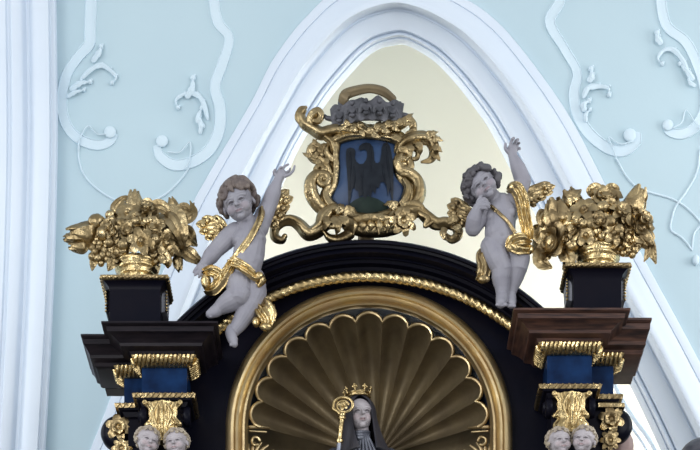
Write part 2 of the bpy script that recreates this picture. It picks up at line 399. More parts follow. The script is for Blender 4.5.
# arched cornice
def arc(cx, cy, R, a0, a1, n): return [(cx+R*math.cos(math.radians(t)), cy-R*math.sin(math.radians(t))) for t in np.linspace(a0, a1, n)]
cp = [(240,60),(262,40),(263.5,-42),(262.5,-45),(260,-45),(258.5,-41),(256,-40),(254.5,-36),(251,-36),(249,-32),(246,-26),(244.5,-26),(243.5,-22),(240,-20),(238.5,-16),(236,-12),(230,-9),(226,0)]
mb = MB(); G = []
for t in np.linspace(140, 40, 81):
    c, s = math.cos(math.radians(t)), math.sin(math.radians(t)); G.append([A(367+R*c, 503-R*s, d) for R, d in cp])
mb.grid(G); mb.build('arched_cornice', M['ebony'], altar, smooth=35)
mb = MB(); P = arc(367, 510, 233.5, 134, 48, 220); mb.tube([A(x, y, -15) for x, y in P], 4.8, n=24, smooth=False, flute=4, amp=.11, twist=.88)
mb.build('gilded_rope_moulding', M['bright_gold'], altar, smooth='all')
# niche frame
fp = [(143.5,2),(143,-8),(141,-11),(138,-12.5),(135.6,-11),(135,-8),(133.5,-6),(131,-5.5),(128.5,-7),(127.5,-10),(126.5,-12.5),(124.5,-13),(123,-11),(122.2,-8),(121.5,-6),(120.8,8)]
mb = MB(); path = [(-1, 0, 560), (-1, 0, 480)]
G = []
for y in (800, 650, 520, 450): G.append([A(CX-r, y, d) for r, d in fp])
for t in np.linspace(math.pi, 0, 91): G.append([A(CX+r*math.cos(t), CY-r*math.sin(t), d) for r, d in fp])
for y in (450, 520, 650, 800): G.append([A(CX+r, y, d) for r, d in fp])
mb.grid(G); mb.build('niche_frame', M['frame_gold'], altar, smooth=40)
# dark blue ground behind the shell
mb = MB(); G = []

for t in np.linspace(math.pi, 0, 61): G.append([A(CX+r*math.cos(t), CY-r*math.sin(t), d) for r, d in ((122,3),(119,14),(113,26),(103,46))])

mb.grid(G); mb.build('niche_ground', M['spandrel'], altar)
# niche wall below the shell
mb = MB(); G = []
for y in (398, 520, 800):
    G.append([V(*A(CX+122*math.cos(t), y, 4+98*abs(math.sin(t))**.7)[:2], A(CX, 414-80*math.sin(t)**1.5 if y < 400 else y, 0)[2]) for t in np.linspace(math.pi, 0, 41)])
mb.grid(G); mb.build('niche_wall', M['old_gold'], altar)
# scallop shell
F = V(376, 458); SC = V(369, 425); NL = 13; SP = 14.0
mb = MB(); G = []; rim = []
for i in range(NL*12+1):
    f = (i/12) % 1; th = math.radians(90-SP*NL/2+SP*i/12)
    if i == NL*12: f = 0
    s = abs(math.sin(math.pi*f)); Rr = 106+9.5*s**.6
    rp = SC+V(math.cos(th)*1.03, -math.sin(th)*.975)*Rr
    row = []
    for j in range(33):
        r = j/32; r2 = math.sin(r*math.pi/2)
        p = F+(rp-F)*r2
        d = 78*(1-r2**2.6)**.9+10
        fl = (10*s**.9-3)*r2**.75*(1 if r2 < .9 else math.sqrt(max(0, 1-((r2-.9)/.1)**2)))
        row.append(A(p[0], p[1], d+fl-6*r2))
    G.append(row); rim.append(A(rp[0], rp[1], 3))
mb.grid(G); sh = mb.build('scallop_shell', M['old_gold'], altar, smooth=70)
mb = MB(); mb.tube(rim, 1.9, n=8, smooth=False); mb.build('shell_rim', M['frame_gold'], sh)
# springing ledges and small fans
for s in (-1, 1):
    mb = MB(); x0 = CX+s*119; 
    mb.tube([A(x0, 427, 4), A(x0-s*10, 427, 6), A(x0-s*19, 428, 14)], [2, 1.8, 1.2], n=8); mb.tube([A(x0, 431, 6), A(x0-s*16, 432, 12)], 1.2, n=8)
    mb.build('springing_ledge', M['frame_gold'], altar)
    mb = MB()
    for k in range(8):
        a = math.radians(20+k*17); L = 30-k*1.2
        b = V(x0-s*4, 470)
        mb.tube([A(b[0], b[1], 10), A(b[0]-s*math.cos(a)*L*.5+s*2, b[1]-math.sin(a)*L*.6-4, 4), A(b[0]-s*math.cos(a)*L*.85, b[1]-math.sin(a)*L-2, 6)], [1.2, 2.1, 1.2], n=8)
    mb.tube([A(x0-s*6+s*4*math.cos(q), 441-4*math.sin(q), 2) for q in np.linspace(-2, 3, 9)], 1.4, n=8)
    mb.build('fan_ornament', M['frame_gold'], altar)

# ---------------------------------------------------------------- entablatures
def molded(mb, c, hx, hy0, hy1, prof, lat=1.0):
    """rectangular moulded block: hx half width, front at -hy0, back at +hy1; prof = (offset, z)"""
    L = []
    for o, z in prof:
        q = o*lat; L.append([V(c[0]-hx-q, c[1]-hy0-o, z), V(c[0]+hx+q, c[1]-hy0-o, z), V(c[0]+hx+q, c[1]+hy1, z), V(c[0]-hx-q, c[1]+hy1, z)])
    mb.rings(L)
def gadroons(mb, c, hx, hy0, hy1, z0, z1, o0, o1, step=4.2, inner=None):
    """row of slanting lobes round front and sides"""
    def lobe(x, y, nx, ny):
        p0 = V(x+nx*o0, y+ny*o0, z0); p1 = V(x+nx*o1, y+ny*o1, z1); m = (p0+p1)/2+V(nx, ny, 0)*2.0
        tx = V(-ny, nx, 0)*.9
        mb.tube([p0-tx, m, p1+tx], [1.2, 1.9, 1.6], n=8, seg=3)
    n = max(2, int(2*(hx+(o0+o1)/2)/step))
    for i in range(n+1): 
        q = -1+2*i/n; lobe(c[0]+q*(hx+(o0+o1)/2)*.97, c[1]-hy0, 0, -1)
    m = max(1, int((hy0+hy1)/step))
    for sx in (-1, 1):
        for i in range(m+1): lobe(c[0]+sx*hx, c[1]-hy0+(hy0+hy1)*i/m*.98, sx, 0)
def console_leaf(mb, c, w0, h, dpt):
    """acanthus console front, ribbed, flared at top, bulging in the middle; c = top centre"""
    G = []
    for i in range(25):
        t = i/24; w = w0*(1-.30*math.sin(math.pi*min(1, t*1.6)) if t < .62 else .72+.34*(t-.62)/.38)
        yy = -dpt*(.75*math.cos(t*math.pi*.9)**2+.5*math.sin(t*math.pi)**2)
        row = []
        for j in range(33):
            q = -1+2*j/32
            rr = .9*math.cos(q*17)*(1-.3*t)+1.4*math.cos(q*5.5+t*3)
            edge = 1+.05*math.sin(t*26)
            row.append(c+V(q*w*edge, yy-rr*.9+q*q*3.5, -t*h-2*abs(math.cos(q*6))*(t > .9)))
        G.append(row)
    Bk = [[p+V(0, dpt*.8+6, 0) for p in row] for row in G]
    P = np.concatenate([np.array(G), np.array(Bk)[:, ::-1]], axis=1); mb.rings(P)
    for s in (-1, 1):   # top curls
        mb.tube([c+V(s*(w0*.9+1.5*math.cos(q)), -dpt*.8-.5, -2+1.5*math.sin(q)) for q in np.linspace(-1, 4.5, 10)], 1.1, n=8)
        mb.tube([c+V(s*w0*.2, -dpt-2, -4), c+V(s*w0*.45, -dpt-3, -h*.4), c+V(s*w0*.25, -dpt-3, -h*.75)], [1, 1.8, .9], n=8)
    mb.tube([c+V(0, -dpt-2, -3), c+V(0, -dpt-4, -h*.5), c+V(0, -dpt*.8, -h*.95)], [1, 2.2, 1.2], n=8)

def entablature(side):
    L = side < 0
    xf0, xf1 = (142, 187) if L else (547, 592)       # front frieze edges in the photograph
    yt, yb = (367, 396) if L else (354.5, 387)       # its upper and lower edges
    pL, pR = A(xf0, yt, -45), A(xf1, yt, -45); pB = A((xf0+xf1)/2, yb, -45)
    hx = (pR[0]-pL[0])/2; c = V((pL[0]+pR[0])/2, pL[1]/2+pR[1]/2, 0); z1 = (pL[2]+pR[2])/2; z0 = pB[2]
    t = thing('entablature', V(c[0], c[1]+20, z0-40), ('moulded walnut entablature, darkened for shade, with blue frieze, left of the niche' if L else 'red-brown wooden entablature with blue frieze, right of the niche'), 'entablature', 'entablature blocks beside the niche')
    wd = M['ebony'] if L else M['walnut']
    if L: wd = M['walnut_shaded']
    # cornice, front part and recessed side part
    cz = [(4,z1+7),(9,z1+8),(11,z1+11.5),(17,z1+12.5),(19,z1+13),(20,z1+16),(25,z1+20),(30,z1+22.5),(32,z1+23),(33,z1+28),(36,z1+28.6),(37.5,z1+29.5),(37.5,z1+31.5)]
    cs = cz; cz = [(o, z1+8+(z-z1-8)*.86 if z > z1+8 else z) for o, z in cz]
    mb = MB(); molded(mb, c+V(-1.5, 0, 0), hx, 0, 60, cz, lat=.91); mb.build('cornice', wd, t, smooth=30)
    c2 = c+V(side*(23 if L else 27), 0, 0)
    ex, ey, et = (105, 383, 333) if L else (634, 372, 319)      # outer lower corner of the return block, top edge of the side cornice
    xo = A(ex, ey, 24)[0]; zb_ = A(ex, ey, 24)[2]; hr = abs(xo-c[0])/2; c3 = V((xo+c[0])/2, c[1], 0); yo = A(ex, ey, 24)[1]-c[1]
    mb = MB(); molded(mb, c3, hr, -26, 66, [(o*.95, z) for o, z in (cz if L else cs)], lat=.40 if L else .20); mb.build('side_cornice', wd, t, smooth=30)
    mb = MB(); molded(mb, c3, hr, -yo, 90, [(0, zb_), (0, z1+9)]); mb.build('return_block', wd, t, smooth=False)
    # gilded gadroons
    mb = MB(); molded(mb, c, hx, 0, 30, [(0, z1-1), (3, z1), (8, z1+6), (9.5, z1+8)]); gadroons(mb, c, hx, 0, 30, z1-.5, z1+7.5, 2.5, 10); mb.build('gadroon_moulding', M['bright_gold'], t, smooth=40)
    mb = MB(); molded(mb, c2, hx-3, -24, 44, [(0, z1-1), (3, z1), (8, z1+6), (9.5, z1+8)]); gadroons(mb, c2, hx-3, -24, 44, z1-.5, z1+7.5, 2.5, 10); mb.build('side_gadroon_moulding', M['bright_gold'], t, smooth=40)
    # blue frieze
    mb = MB(); molded(mb, c, hx, 0, 45, [(0, z0-1), (0, z1)]); mb.build('frieze', M['blue'], t, smooth=False)
    mb = MB(); molded(mb, c2, hx-3, -24, 45, [(0, z0-1), (0, z1)]); mb.build('side_frieze', M['blue'], t, smooth=False)
    # gilded fillet and dark abacus
    for cc, h, f, nm in ((c, hx, 0, ''), (c2, hx-3, -24, 'side_')):
        mb = MB(); molded(mb, cc, h, f, 44, [(5.5, z0-5.5), (8, z0-4.8), (9, z0-1), (8, z0), (0, z0+.5)])
        n = int(2*h/4)
        for i in range(n):
            q = -1+2*(i+.5)/n; mb.tube([V(cc[0]+q*(h+8)-1.5, cc[1]-f-8.6, z0-4.2), V(cc[0]+q*(h+8)+1.5, cc[1]-f-9, z0-1)], 1.0, n=6)
        mb.build(nm+'fillet', M['gold'], t, smooth=40)
        mb = MB(); molded(mb, cc, h-4, f, 44, [(0, z0-40), (0, z0-13), (3, z0-12), (5, z0-8), (8, z0-7), (9, z0-5.4)]); mb.build(nm+'abacus', M['ebony'], t, smooth=30)
    # shaft below
    mb = MB(); zb = z0-330; molded(mb, c, hx-6, -4, 44, [(0, zb), (0, z0-39)]); molded(mb, c2, hx-8, -26, 44, [(0, zb), (0, z0-39)]); mb.box(V(c[0]+side*11, c[1]+30, zb/2), (hx+16, 34, zb/2)); mb.build('shaft', M['ebony'], t, smooth=False)
    # console with gilded acanthus, dark volutes each side
    mb = MB(); console_leaf(mb, V(c[0]+(-1 if L else 1), c[1]-4, z0-9), hx-3, 36, 9); mb.build('acanthus_console', M['bright_gold'], t, smooth=60)
    for s in (-1, 1):
        mb = MB(); mb.lathe(V(c[0]+s*(hx-1), c[1]+4, z0-19), [(.2,-5),(5,-5),(6,-3),(9,-2),(10,1),(9,4),(.2,4)], n=24, R=[[0,0,1],[1,0,0],[0,1,0]]); mb.build('console_volute', M['ebony'], t)
    # gilded rosettes hanging at the side, before a dark disc
    rx, ry = (119, 428) if L else (611, 420)
    mb = MB(); mb.lathe(A(rx+(-2 if L else 5), ry+(5 if L else 6), -4), [(.2,-8),(11,-8),(15,-5),(16.5,0),(16,8),(.2,10)], n=36, R=[[1,0,0],[0,0,1],[0,1,0]]); mb.build('side_volute', M['ebony'], t)
    if not L:
        mb = MB(); mb.box(A(rx, 407, -20), (13, 5, 2)); mb.build('rosette_cap', M['gold'], t, smooth=False)
    flower(A(rx, ry, -20), 12.5, V(0, -1, -.1), k=6, ph=.3, curl=.4, inner=True).build('rosette', M['gold'], t)
    flower(A(rx+(3 if L else -1), ry+21, -20), 10, V(0, -1, -.1), k=8, curl=.4, inner=True).build('rosette', M['gold'], t)
    flower(A(rx+(3 if L else -3), ry+40, -20), 10, V(0, -1, -.1), k=6, curl=.4).build('rosette', M['gold'], t)
    return t, c, hx, z1+8+23.5*.86
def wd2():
    m = M['walnut'].copy(); m.name = 'shaded_walnut'; m.node_tree.nodes['Principled BSDF'].inputs['Specular IOR Level'].default_value = .16  # same walnut as the right block, with the left side's shade in its colour
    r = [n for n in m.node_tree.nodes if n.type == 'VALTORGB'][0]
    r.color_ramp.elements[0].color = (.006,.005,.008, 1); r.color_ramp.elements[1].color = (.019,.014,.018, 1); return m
M['walnut_shaded'] = wd2()
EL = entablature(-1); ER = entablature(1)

# pedestals
def pedestal(side, top):
    L = side < 0
    x0, x1, yt = (110, 160, 281) if L else (573.5, 621.5, 269)
    p0, p1 = A(x0, yt, -62), A(x1, yt, -62); c = V((p0[0]+p1[0])/2, (p0[1]+p1[1])/2, 0); hx = (p1[0]-p0[0])/2; zt = (p0[2]+p1[2])/2
    t = thing('pedestal', V(c[0], c[1]+22, top), 'black block pedestal with gilded rim carrying the %s flower basket' % ('left' if L else 'right'), 'pedestal', 'pedestals under the flower baskets')
    mb = MB(); molded(mb, c, hx, 0, 46, [(0, top), (0, zt-10), (1.2, zt-6), (4, zt-3), (6, zt-2)]); mb.build('block', M['ebony'], t, smooth=30)
    mb = MB(); molded(mb, c, hx, 0, 46, [(6.5, zt-2), (8, zt-1), (8.5, zt+2), (7, zt+3)])
    n = 11
    for i in range(n):
        q = -1+2*(i+.5)/n; mb.ell(V(c[0]+q*(hx+7), c[1]-8.5, zt+.3), (3.0, 1.5, 1.7), R=rot(roll=-20), nu=8, nv=6)
    for s in (-1, 1):
        for i in range(8): mb.ell(V(c[0]+s*(hx+8.4), c[1]-5+i*6.5, zt+.3), (1.4, 2.6, 1.7), nu=8, nv=6)
    mb.build('gilded_rim', M['gold'], t, smooth=40)
    for s in (-1, 1):   # side aprons with gilded beaded edges
        mb = MB(); mb.prism([V(c[0]+s*(hx+.2), c[1]+14, zt-2), V(c[0]+s*(hx+5.5), c[1]+14, zt-2), V(c[0]+s*(hx+4.5), c[1]+14, zt-17), V(c[0]+s*(hx+5.5), c[1]+14, zt-24), V(c[0]+s*(hx+.2), c[1]+14, zt-24)], V(0, 30, 0))
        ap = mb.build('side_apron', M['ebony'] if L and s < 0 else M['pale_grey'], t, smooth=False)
        mb = MB()
        for i in range(7): mb.ell(V(c[0]+s*(hx+5.0), c[1]+12.5, zt-5-i*3.1), (1.6, 1.5, 1.2), R=rot(roll=25*s), nu=8, nv=6)
        mb.build('beaded_edge', M['gold'], ap)
    return t, c, zt+3
PL = pedestal(-1, EL[3]); PR = pedestal(1, ER[3])

# ---------------------------------------------------------------- flower baskets
def basket(side, c, z):
    L = side < 0
    if L: X = lambda px, py, d=0: A(px, py, -42+d)
    else: X = lambda px, py, d=0: A(px, py, -42+d)
    cx = 137 if L else 598
    b = A(cx, 275 if L else 265, -42); b = V(b[0], c[1]+20, z)
    t = thing('flower_basket', b, ('gilded carved flower basket on the left pedestal, a bud jutting out leftwards' if L else 'gilded carved flower basket on the right pedestal'), 'flower basket', 'gilded flower baskets on the pedestals')
    g = M['gold'] if not L else M['basket_gold']
    mb = MB(); mb.lathe(b, [(z_[0]*1.08, z_[1]) for z_ in [(.3,0),(11,0),(11.5,2),(9.5,3.2),(12,4.2),(14,6),(13.2,7.5),(16,9),(17,11),(16,12.3),(19,14),(20,16.5),(18.5,18),(21,20),(21.5,22),(18,25),(.3,26)]], n=40); mb.build('bowl', M['bright_gold'], t, smooth='all')
    y0 = b[1]
    def P(px, py, f=0): # f = how far in front of the basket's axis
        d = y0-f+0.05*(px-367); return A(px, py, d)
    # heaped core
    mb = MB()
    if L:
        mb.ell(P(137, 234), (30, 16, 15)); mb.ell(P(140, 220), (22, 10, 14)); mb.ell(P(108, 240), (20, 11, 12)); mb.ell(P(170, 240), (22, 11, 16))
    else:
        mb.ell(P(598, 224), (40, 18, 20)); mb.ell(P(570, 236), (20, 12, 18)); mb.ell(P(628, 236), (18, 12, 18))
    mb.build('leafy_core', g, t)
    def fl(px, py, r, f, k=6, ph=0, n=None, nm='flower', inner=False):
        n = n if n is not None else V((px-cx)/60, -1, (235-py)/60); flower(P(px, py, f), r, n, k, ph, inner=inner).build(nm, g, t)
    def ro(px, py, r, f, ph=0):
        rose(P(px, py, f), r, V((px-cx)/55, -1, (240-py)/70), ph).build('rose', g, t)
    def bu(px, py, d, Ln, r, f=6, k=4): bud(P(px, py, f), V(d[0], d[2] if len(d) > 2 else -.2, -d[1]), Ln, r, k=k).build('bud', g, t)
    def lf(pts, w, f=(4, 9, 6), lobes=0, cup=.3):
        mb = MB(); mb.leaf([P(x, y, f[min(i, len(f)-1)]) for i, (x, y) in enumerate(pts)], w, th=1.6, lobes=lobes, cup=cup, rib=.04); mb.build('leaf', g, t)
    def ba(px, py, r, f): mb = MB(); mb.ell(P(px, py, f), (r, r, r*.92), nu=16, nv=12, f=lambda p, q: 1+.06*math.cos(5*p)); mb.build('fruit', g, t)
    if L:
        fl(141, 242, 13, 24, 6, .2, V(0, -1, -.1)); bu(134, 204, (.05, -1), 24, 8.5, 4); fl(128, 214, 12, 12, 5, .3); fl(143, 212, 9, 10, 6, .5); ro(152, 228, 10, 17, .3); ro(128, 231, 9, 19)
        bu(84, 234, (-1, .12), 34, 10.5, 4, 3); bu(79, 247, (-1, .1), 20, 5.5, 6, 3); bu(71, 238, (-1, .25), 15, 5, 2, 3); ba(97, 223, 9, 6); ba(111, 216, 6, 6); ba(104, 234, 8, 12)
        lf([(118, 218), (113, 226), (114, 238), (110, 246)], 8, (10, 17, 18, 13)); lf([(99, 255), (94, 262), (92, 271)], 5); lf([(120, 258), (112, 264), (108, 271)], 6, (8, 12, 8)); lf([(88, 240), (95, 250), (92, 258)], 6)
        bunch(P(103, 254, 5), (13, 8, 11), 16, 3.8, 2).build('grape_bunch', g, t)
        lf([(163, 212), (174, 218), (181, 232), (184, 246)], 11, (8, 18, 20, 12)); lf([(176, 214), (184, 208), (191, 212), (194, 203)], 5, (6, 8, 6, 3)); lf([(180, 218), (188, 219), (194, 212), (190, 201)], 5.5, (6, 8, 5, 3))
        ro(175, 224, 11, 8, .6); lf([(182, 228), (190, 238), (197, 246)], 8, (8, 12, 4)); bu(191, 256, (.8, .55), 26, 6, 5, 3); lf([(184, 250), (194, 258), (204, 262)], 7, (8, 10, 3)); bu(178, 263, (.2, 1), 17, 5, 7, 3)
        fl(166, 244, 12, 14, 6, .1); lf([(160, 253), (167, 261), (168, 268)], 6, (14, 15, 10)); ba(155, 240, 6, 20); ba(124, 245, 6.5, 20); bunch(P(160, 257, 8), (10, 6, 8), 10, 3.6, 5).build('grape_bunch', g, t)
        lf([(148, 214), (158, 207), (167, 211), (170, 220)], 7, (6, 12, 12, 8)); lf([(122, 216), (115, 209), (122, 200), (130, 196)], 5, (3, 6, 4, 2)); ba(121, 224, 6, 15); ba(146, 222, 5, 18); lf([(140, 208), (149, 203), (150, 211)], 5); ro(118, 252, 9, 14); ba(136, 222, 5, 20)
        lf([(130, 204), (125, 209), (121, 214)], 5); fl(187, 238, 9, 10, 5); bu(173, 205, (-.3, -1), 14, 5, 4)
        for px, py in ((124, 251), (110, 243), (136, 232)): ba(px, py, 5, 17)
    else:
        bu(556, 216, (-.25, -1, -.3), 31, 13, 9, 3); ro(551, 243, 17, 9, .2); fl(584, 211, 14, 17, 6, .1); ro(571, 230, 12.5, 15, .5); bu(572, 201, (-.4, -.8, -.1), 23, 9.5, 4, 3); ro(599, 221, 8.5, 24, .2)
        ro(606, 199, 14, 9, .5); fl(621, 213, 13, 15, 7, .2, inner=True); bu(635, 204, (.35, -1), 32, 11, 6, 4); lf([(632, 205), (637, 194), (643, 189)], 5); lf([(638, 208), (644, 198), (646, 191)], 4); ro(638, 229, 16, 9, .1)
        bunch(P(627, 250, 6), (12, 8, 8), 13, 4.2, 3).build('grape_bunch', g, t); lf([(643, 236), (650, 248), (656, 264)], 6.5, (5, 8, 2)); lf([(648, 240), (649, 250), (644, 262)], 5)
        bunch(P(600, 237, 14), (14, 7, 7), 12, 4.2, 9).build('grape_bunch', g, t); fl(586, 236, 10, 20, 5, .3); fl(613, 234, 11, 20, 6, .2); ba(603, 208, 7, 18); ba(610, 222, 6, 22); ba(591, 224, 6, 22)
        lf([(545, 250), (541, 262), (552, 268)], 9, (6, 12, 8)); lf([(563, 250), (568, 262), (563, 270)], 8, (12, 15, 8)); lf([(590, 197), (596, 189), (604, 187)], 7, (4, 8, 3)); lf([(618, 196), (610, 190), (603, 192)], 7); ba(619, 230, 6, 20); ro(628, 238, 9, 17)
        lf([(540, 225), (537, 236), (542, 246)], 6, (4, 7, 6)); lf([(546, 211), (541, 219), (543, 228)], 6, (6, 12, 9)); ba(572, 246, 7, 14); lf([(560, 222), (566, 216), (562, 208)], 6, (14, 18, 14)); ba(584, 224, 5, 22)
        lf([(578, 206), (574, 197), (581, 190)], 7, (8, 12, 6)); bu(645, 240, (.5, .6), 22, 8, 8, 3)
    rg = random.Random(3 if L else 8)
    spots = ([(146,207),(139,226),(162,226),(113,233),(121,236),(170,236),(152,248),(128,246),(174,252),(108,226),(134,218),(158,236)] if L else [(577,222),(590,212),(612,205),(628,222),(566,240),(577,240),(594,232),(606,238),(617,243),(633,241),(588,240),(560,228),(645,219),(612,226)])
    for i, (px, py) in enumerate(spots):
        r = rg.uniform(6, 8.5); f = 13+rg.uniform(0, 6)
        if i % 3 == 0: rose(P(px, py, f), r, V((px-cx)/60, -1, (238-py)/60), rg.random()*3).build('rose', g, t)
        elif i % 3 == 1: flower(P(px, py, f), r, V((px-cx)/60, -1, (238-py)/60), 5, rg.random()*3, inner=True).build('flower', g, t)
        else: lf([(px-6, py+3), (px, py-2), (px+7, py+rg.uniform(-4, 6))], 5, (f, f+4, f-2))
    return t
mg = M['gold'].copy(); mg.name = 'darker_gold'; mg.node_tree.nodes['Color Ramp'].color_ramp.elements[0].color = (.20,.145,.07,1); mg.node_tree.nodes['Color Ramp'].color_ramp.elements[1].color = (.46,.36,.20,1)  # darker copy of the gold, standing in for shade on the left basket
M['basket_gold'] = mg
basket(-1, PL[1], PL[2]); basket(1, PR[1], PR[2])

# ---------------------------------------------------------------- heads and figures
def head_parts(mb, c, s, R, baby=True, neck=None, ears=True):
    T = lambda x, y, z: np.array(c)+np.array(R) @ (V(x, y, z*.93)*s)
    def E(p, r, RR=None): mb.ell(T(*p), V(*r)*s*V(1, 1, .93), R=R, nu=24, nv=16)
    w = 1.0 if baby else .92
    E((0,.18,.22), (.84*w,.92,.84)); E((0,-.12,-.28), (.66*w,.70,.70)); E((0,-.25,.25), (.70*w,.62,.55))
    for q in (-1, 1):
        E((q*.34*w,-.50,-.34), (.33,.30,.33) if baby else (.22,.26,.34))
        mb.tube([T(q*.56*w,-.60,.17), T(q*.34,-.75,.24), T(q*.10,-.80,.17)], [.07*s, .09*s, .06*s], n=8, seg=3)
        E((q*(.10 if baby else .075),-.90,-.23), (.08,.09,.07) if baby else (.055,.08,.055))
        if ears: E((q*.84*w,.08,-.08), (.09,.18,.24))
        E((q*.29*w,-.66,.02), (.155,.14,.12))
        mb.tube([T(q*.44*w,-.70,.03), T(q*.29*w,-.81,.085), T(q*.14*w,-.74,.01)], [.022*s, .034*s, .022*s], n=6, seg=3)
        mb.tube([T(q*.43*w,-.70,-.04), T(q*.29*w,-.79,-.085), T(q*.14*w,-.74,-.02)], [.02*s, .025*s, .02*s], n=6, seg=3)
    E((0,-.60,-.80), (.22,.22,.20)); mb.tube([T(0,-.76,.12), T(0,-.90,-.08), T(0,-1.0,-.22)], ([.08*s, .09*s, .115*s] if baby else [.07*s, .075*s, .085*s]), n=10, seg=3)
    lk = 1. if baby else .70
    mb.tube([T(-.21*w*lk,-.76,-.50), T(-.08,-.87,-.475), T(0,-.87,-.50), T(.08,-.87,-.475), T(.21*w*lk,-.76,-.50)], [.04*s*lk, .06*s*lk, .05*s*lk, .06*s*lk, .04*s*lk], n=8, seg=3)
    mb.tube([T(-.16*lk,-.75,-.57), T(0,-.84,-.595), T(.16*lk,-.75,-.57)], [.045*s*lk, .07*s*lk, .045*s*lk], n=8, seg=3)
def face_paint(c, s, R, strong=1.):
    Ri = np.array(R).T
    def f(v):
        q = ((v-np.array(c)) @ Ri.T)/s; q[:, 2] /= .93
        col = np.ones((len(v), 3)); front = (q[:, 1] < -.5)
        def blob(x, z, rx, rz, tint, amt):
            d = ((q[:, 0]-x)/rx)**2+((q[:, 2]-z)/rz)**2; k = (np.clip(1.4-d, 0, 1)*front*amt)[:, None]
            col[:] = col*(1-k)+col*np.array(tint)*k
        for e in (-1, 1):
            blob(e*.29, .0, .16, .07, (.20,.18,.20), strong); blob(e*.32, .30, .22, .035, (.6,.54,.52), .4*strong); blob(e*.36, -.34, .26, .2, (1.05,.86,.85), .5)
        blob(0, -.54, .2, .075, (.90,.66,.66), .9*strong)
        return col
    return f
def curls(mb, c, s, R, n=70, seed=1, size=.17, face=.15, amp=1., back=False):
    rg = random.Random(seed); T = lambda p: np.array(c)+np.array(R) @ (p*s*V(1, 1, .93))
    for i in range(n):
        z = 1-2*(i+.5)/n; th = i*2.39996+rg.uniform(-.2, .2); r = math.sqrt(max(0, 1-z*z)); p = V(r*math.cos(th), r*math.sin(th), z)
        if p[1] < -.25 and p[2] < .62+face*abs(p[0])*0-(.55*abs(p[0])): continue
        if p[2] < -.55: continue
        q = V(p[0]*.90, p[1]*.96+.18, p[2]*.90+.22)
        k = size*rg.uniform(.75, 1.3)*amp
        a, b, nn = frame_of(p)
        ph = rg.uniform(0, 6)
        mb.tube([T(q+(a*math.cos(u+ph)+b*math.sin(u+ph))*k*.75+nn*k*(.1+.13*u)) for u in np.linspace(0, 5.2, 9)], [k*.55*s]*8+[k*.3*s], n=8, seg=2)
        mb.ell(T(q), k*.75*s, nu=10, nv=8)
def fingers(mb, X, pts): 
    for L, r in pts: mb.tube([X(*p) for p in L], r, n=8, seg=3)

def feathered_wing(t, X, root, tips, w, m, mid=None, base=None):
    """wing: rounded shoulder mass and layers of feathers"""
    mb = MB(); r0 = X(*root)
    for i, tp in enumerate(tips):
        p = X(*tp); q = (r0+p)/2+V(0, -3, 2)
        mb.leaf([r0, q, p], w, th=1.8, cup=.25, crease=.25, tip=.5, fat=.8, rib=.05, seg=6)
    for i, tp in enumerate(tips[::1]):
        p = X(*tp); p = r0+(p-r0)*.62+V(0, -3.5, 0); q = (r0+p)/2+V(0, -5, 1)
        mb.leaf([r0+V(0, -2, 0), q, p], w*.85, th=1.6, cup=.3, crease=.25, tip=.5, fat=.8, seg=5)
    cen = sum(X(*q) for q in tips)/len(tips)
    for k in (.25, .5, .72):
        mb.ell(r0*(1-k)+cen*k+V(0, -1, 0), (w*1.25, w*.6, w*1.25), nu=16)
    for i, tp in enumerate(tips):
        for k in (.45, .75): mb.ell(r0*(1-k)+X(*tp)*k+V(0, -4, 0), (w*.5, 2.6, w*.5), nu=10, nv=8)
    return mb.build('wing', m, t, smooth=50)
def cloth(mb, X, pts, widths, folds=3, amp=1.6, th=1.2, up=V(0, -1, 0), ph=0.):
    """strip of heavy cloth with lengthwise folds"""
    P, Wd = spline([X(*p) for p in pts], widths, 7)
    T = np.gradient(P, axis=0); T /= np.linalg.norm(T, axis=1)[:, None]+1e-9; nv = max(10, folds*8); G = []
    for i, (p, w) in enumerate(zip(P, Wd)):
        a = np.cross(T[i], up); a /= np.linalg.norm(a)+1e-9; b = np.cross(a, T[i]); Fr = []; Bk = []
        for j in range(nv+1):
            q = 2*j/nv-1; o = amp*math.cos(q*math.pi*folds+ph+i*.12)+w*.35*(1-q*q)
            Fr.append(p+a*w*q+b*(o+th/2)); Bk.append(p+a*w*q+b*(o-th/2-w*.25*(1-q*q)))
        G.append(Fr+Bk[::-1])
    mb.rings(G)

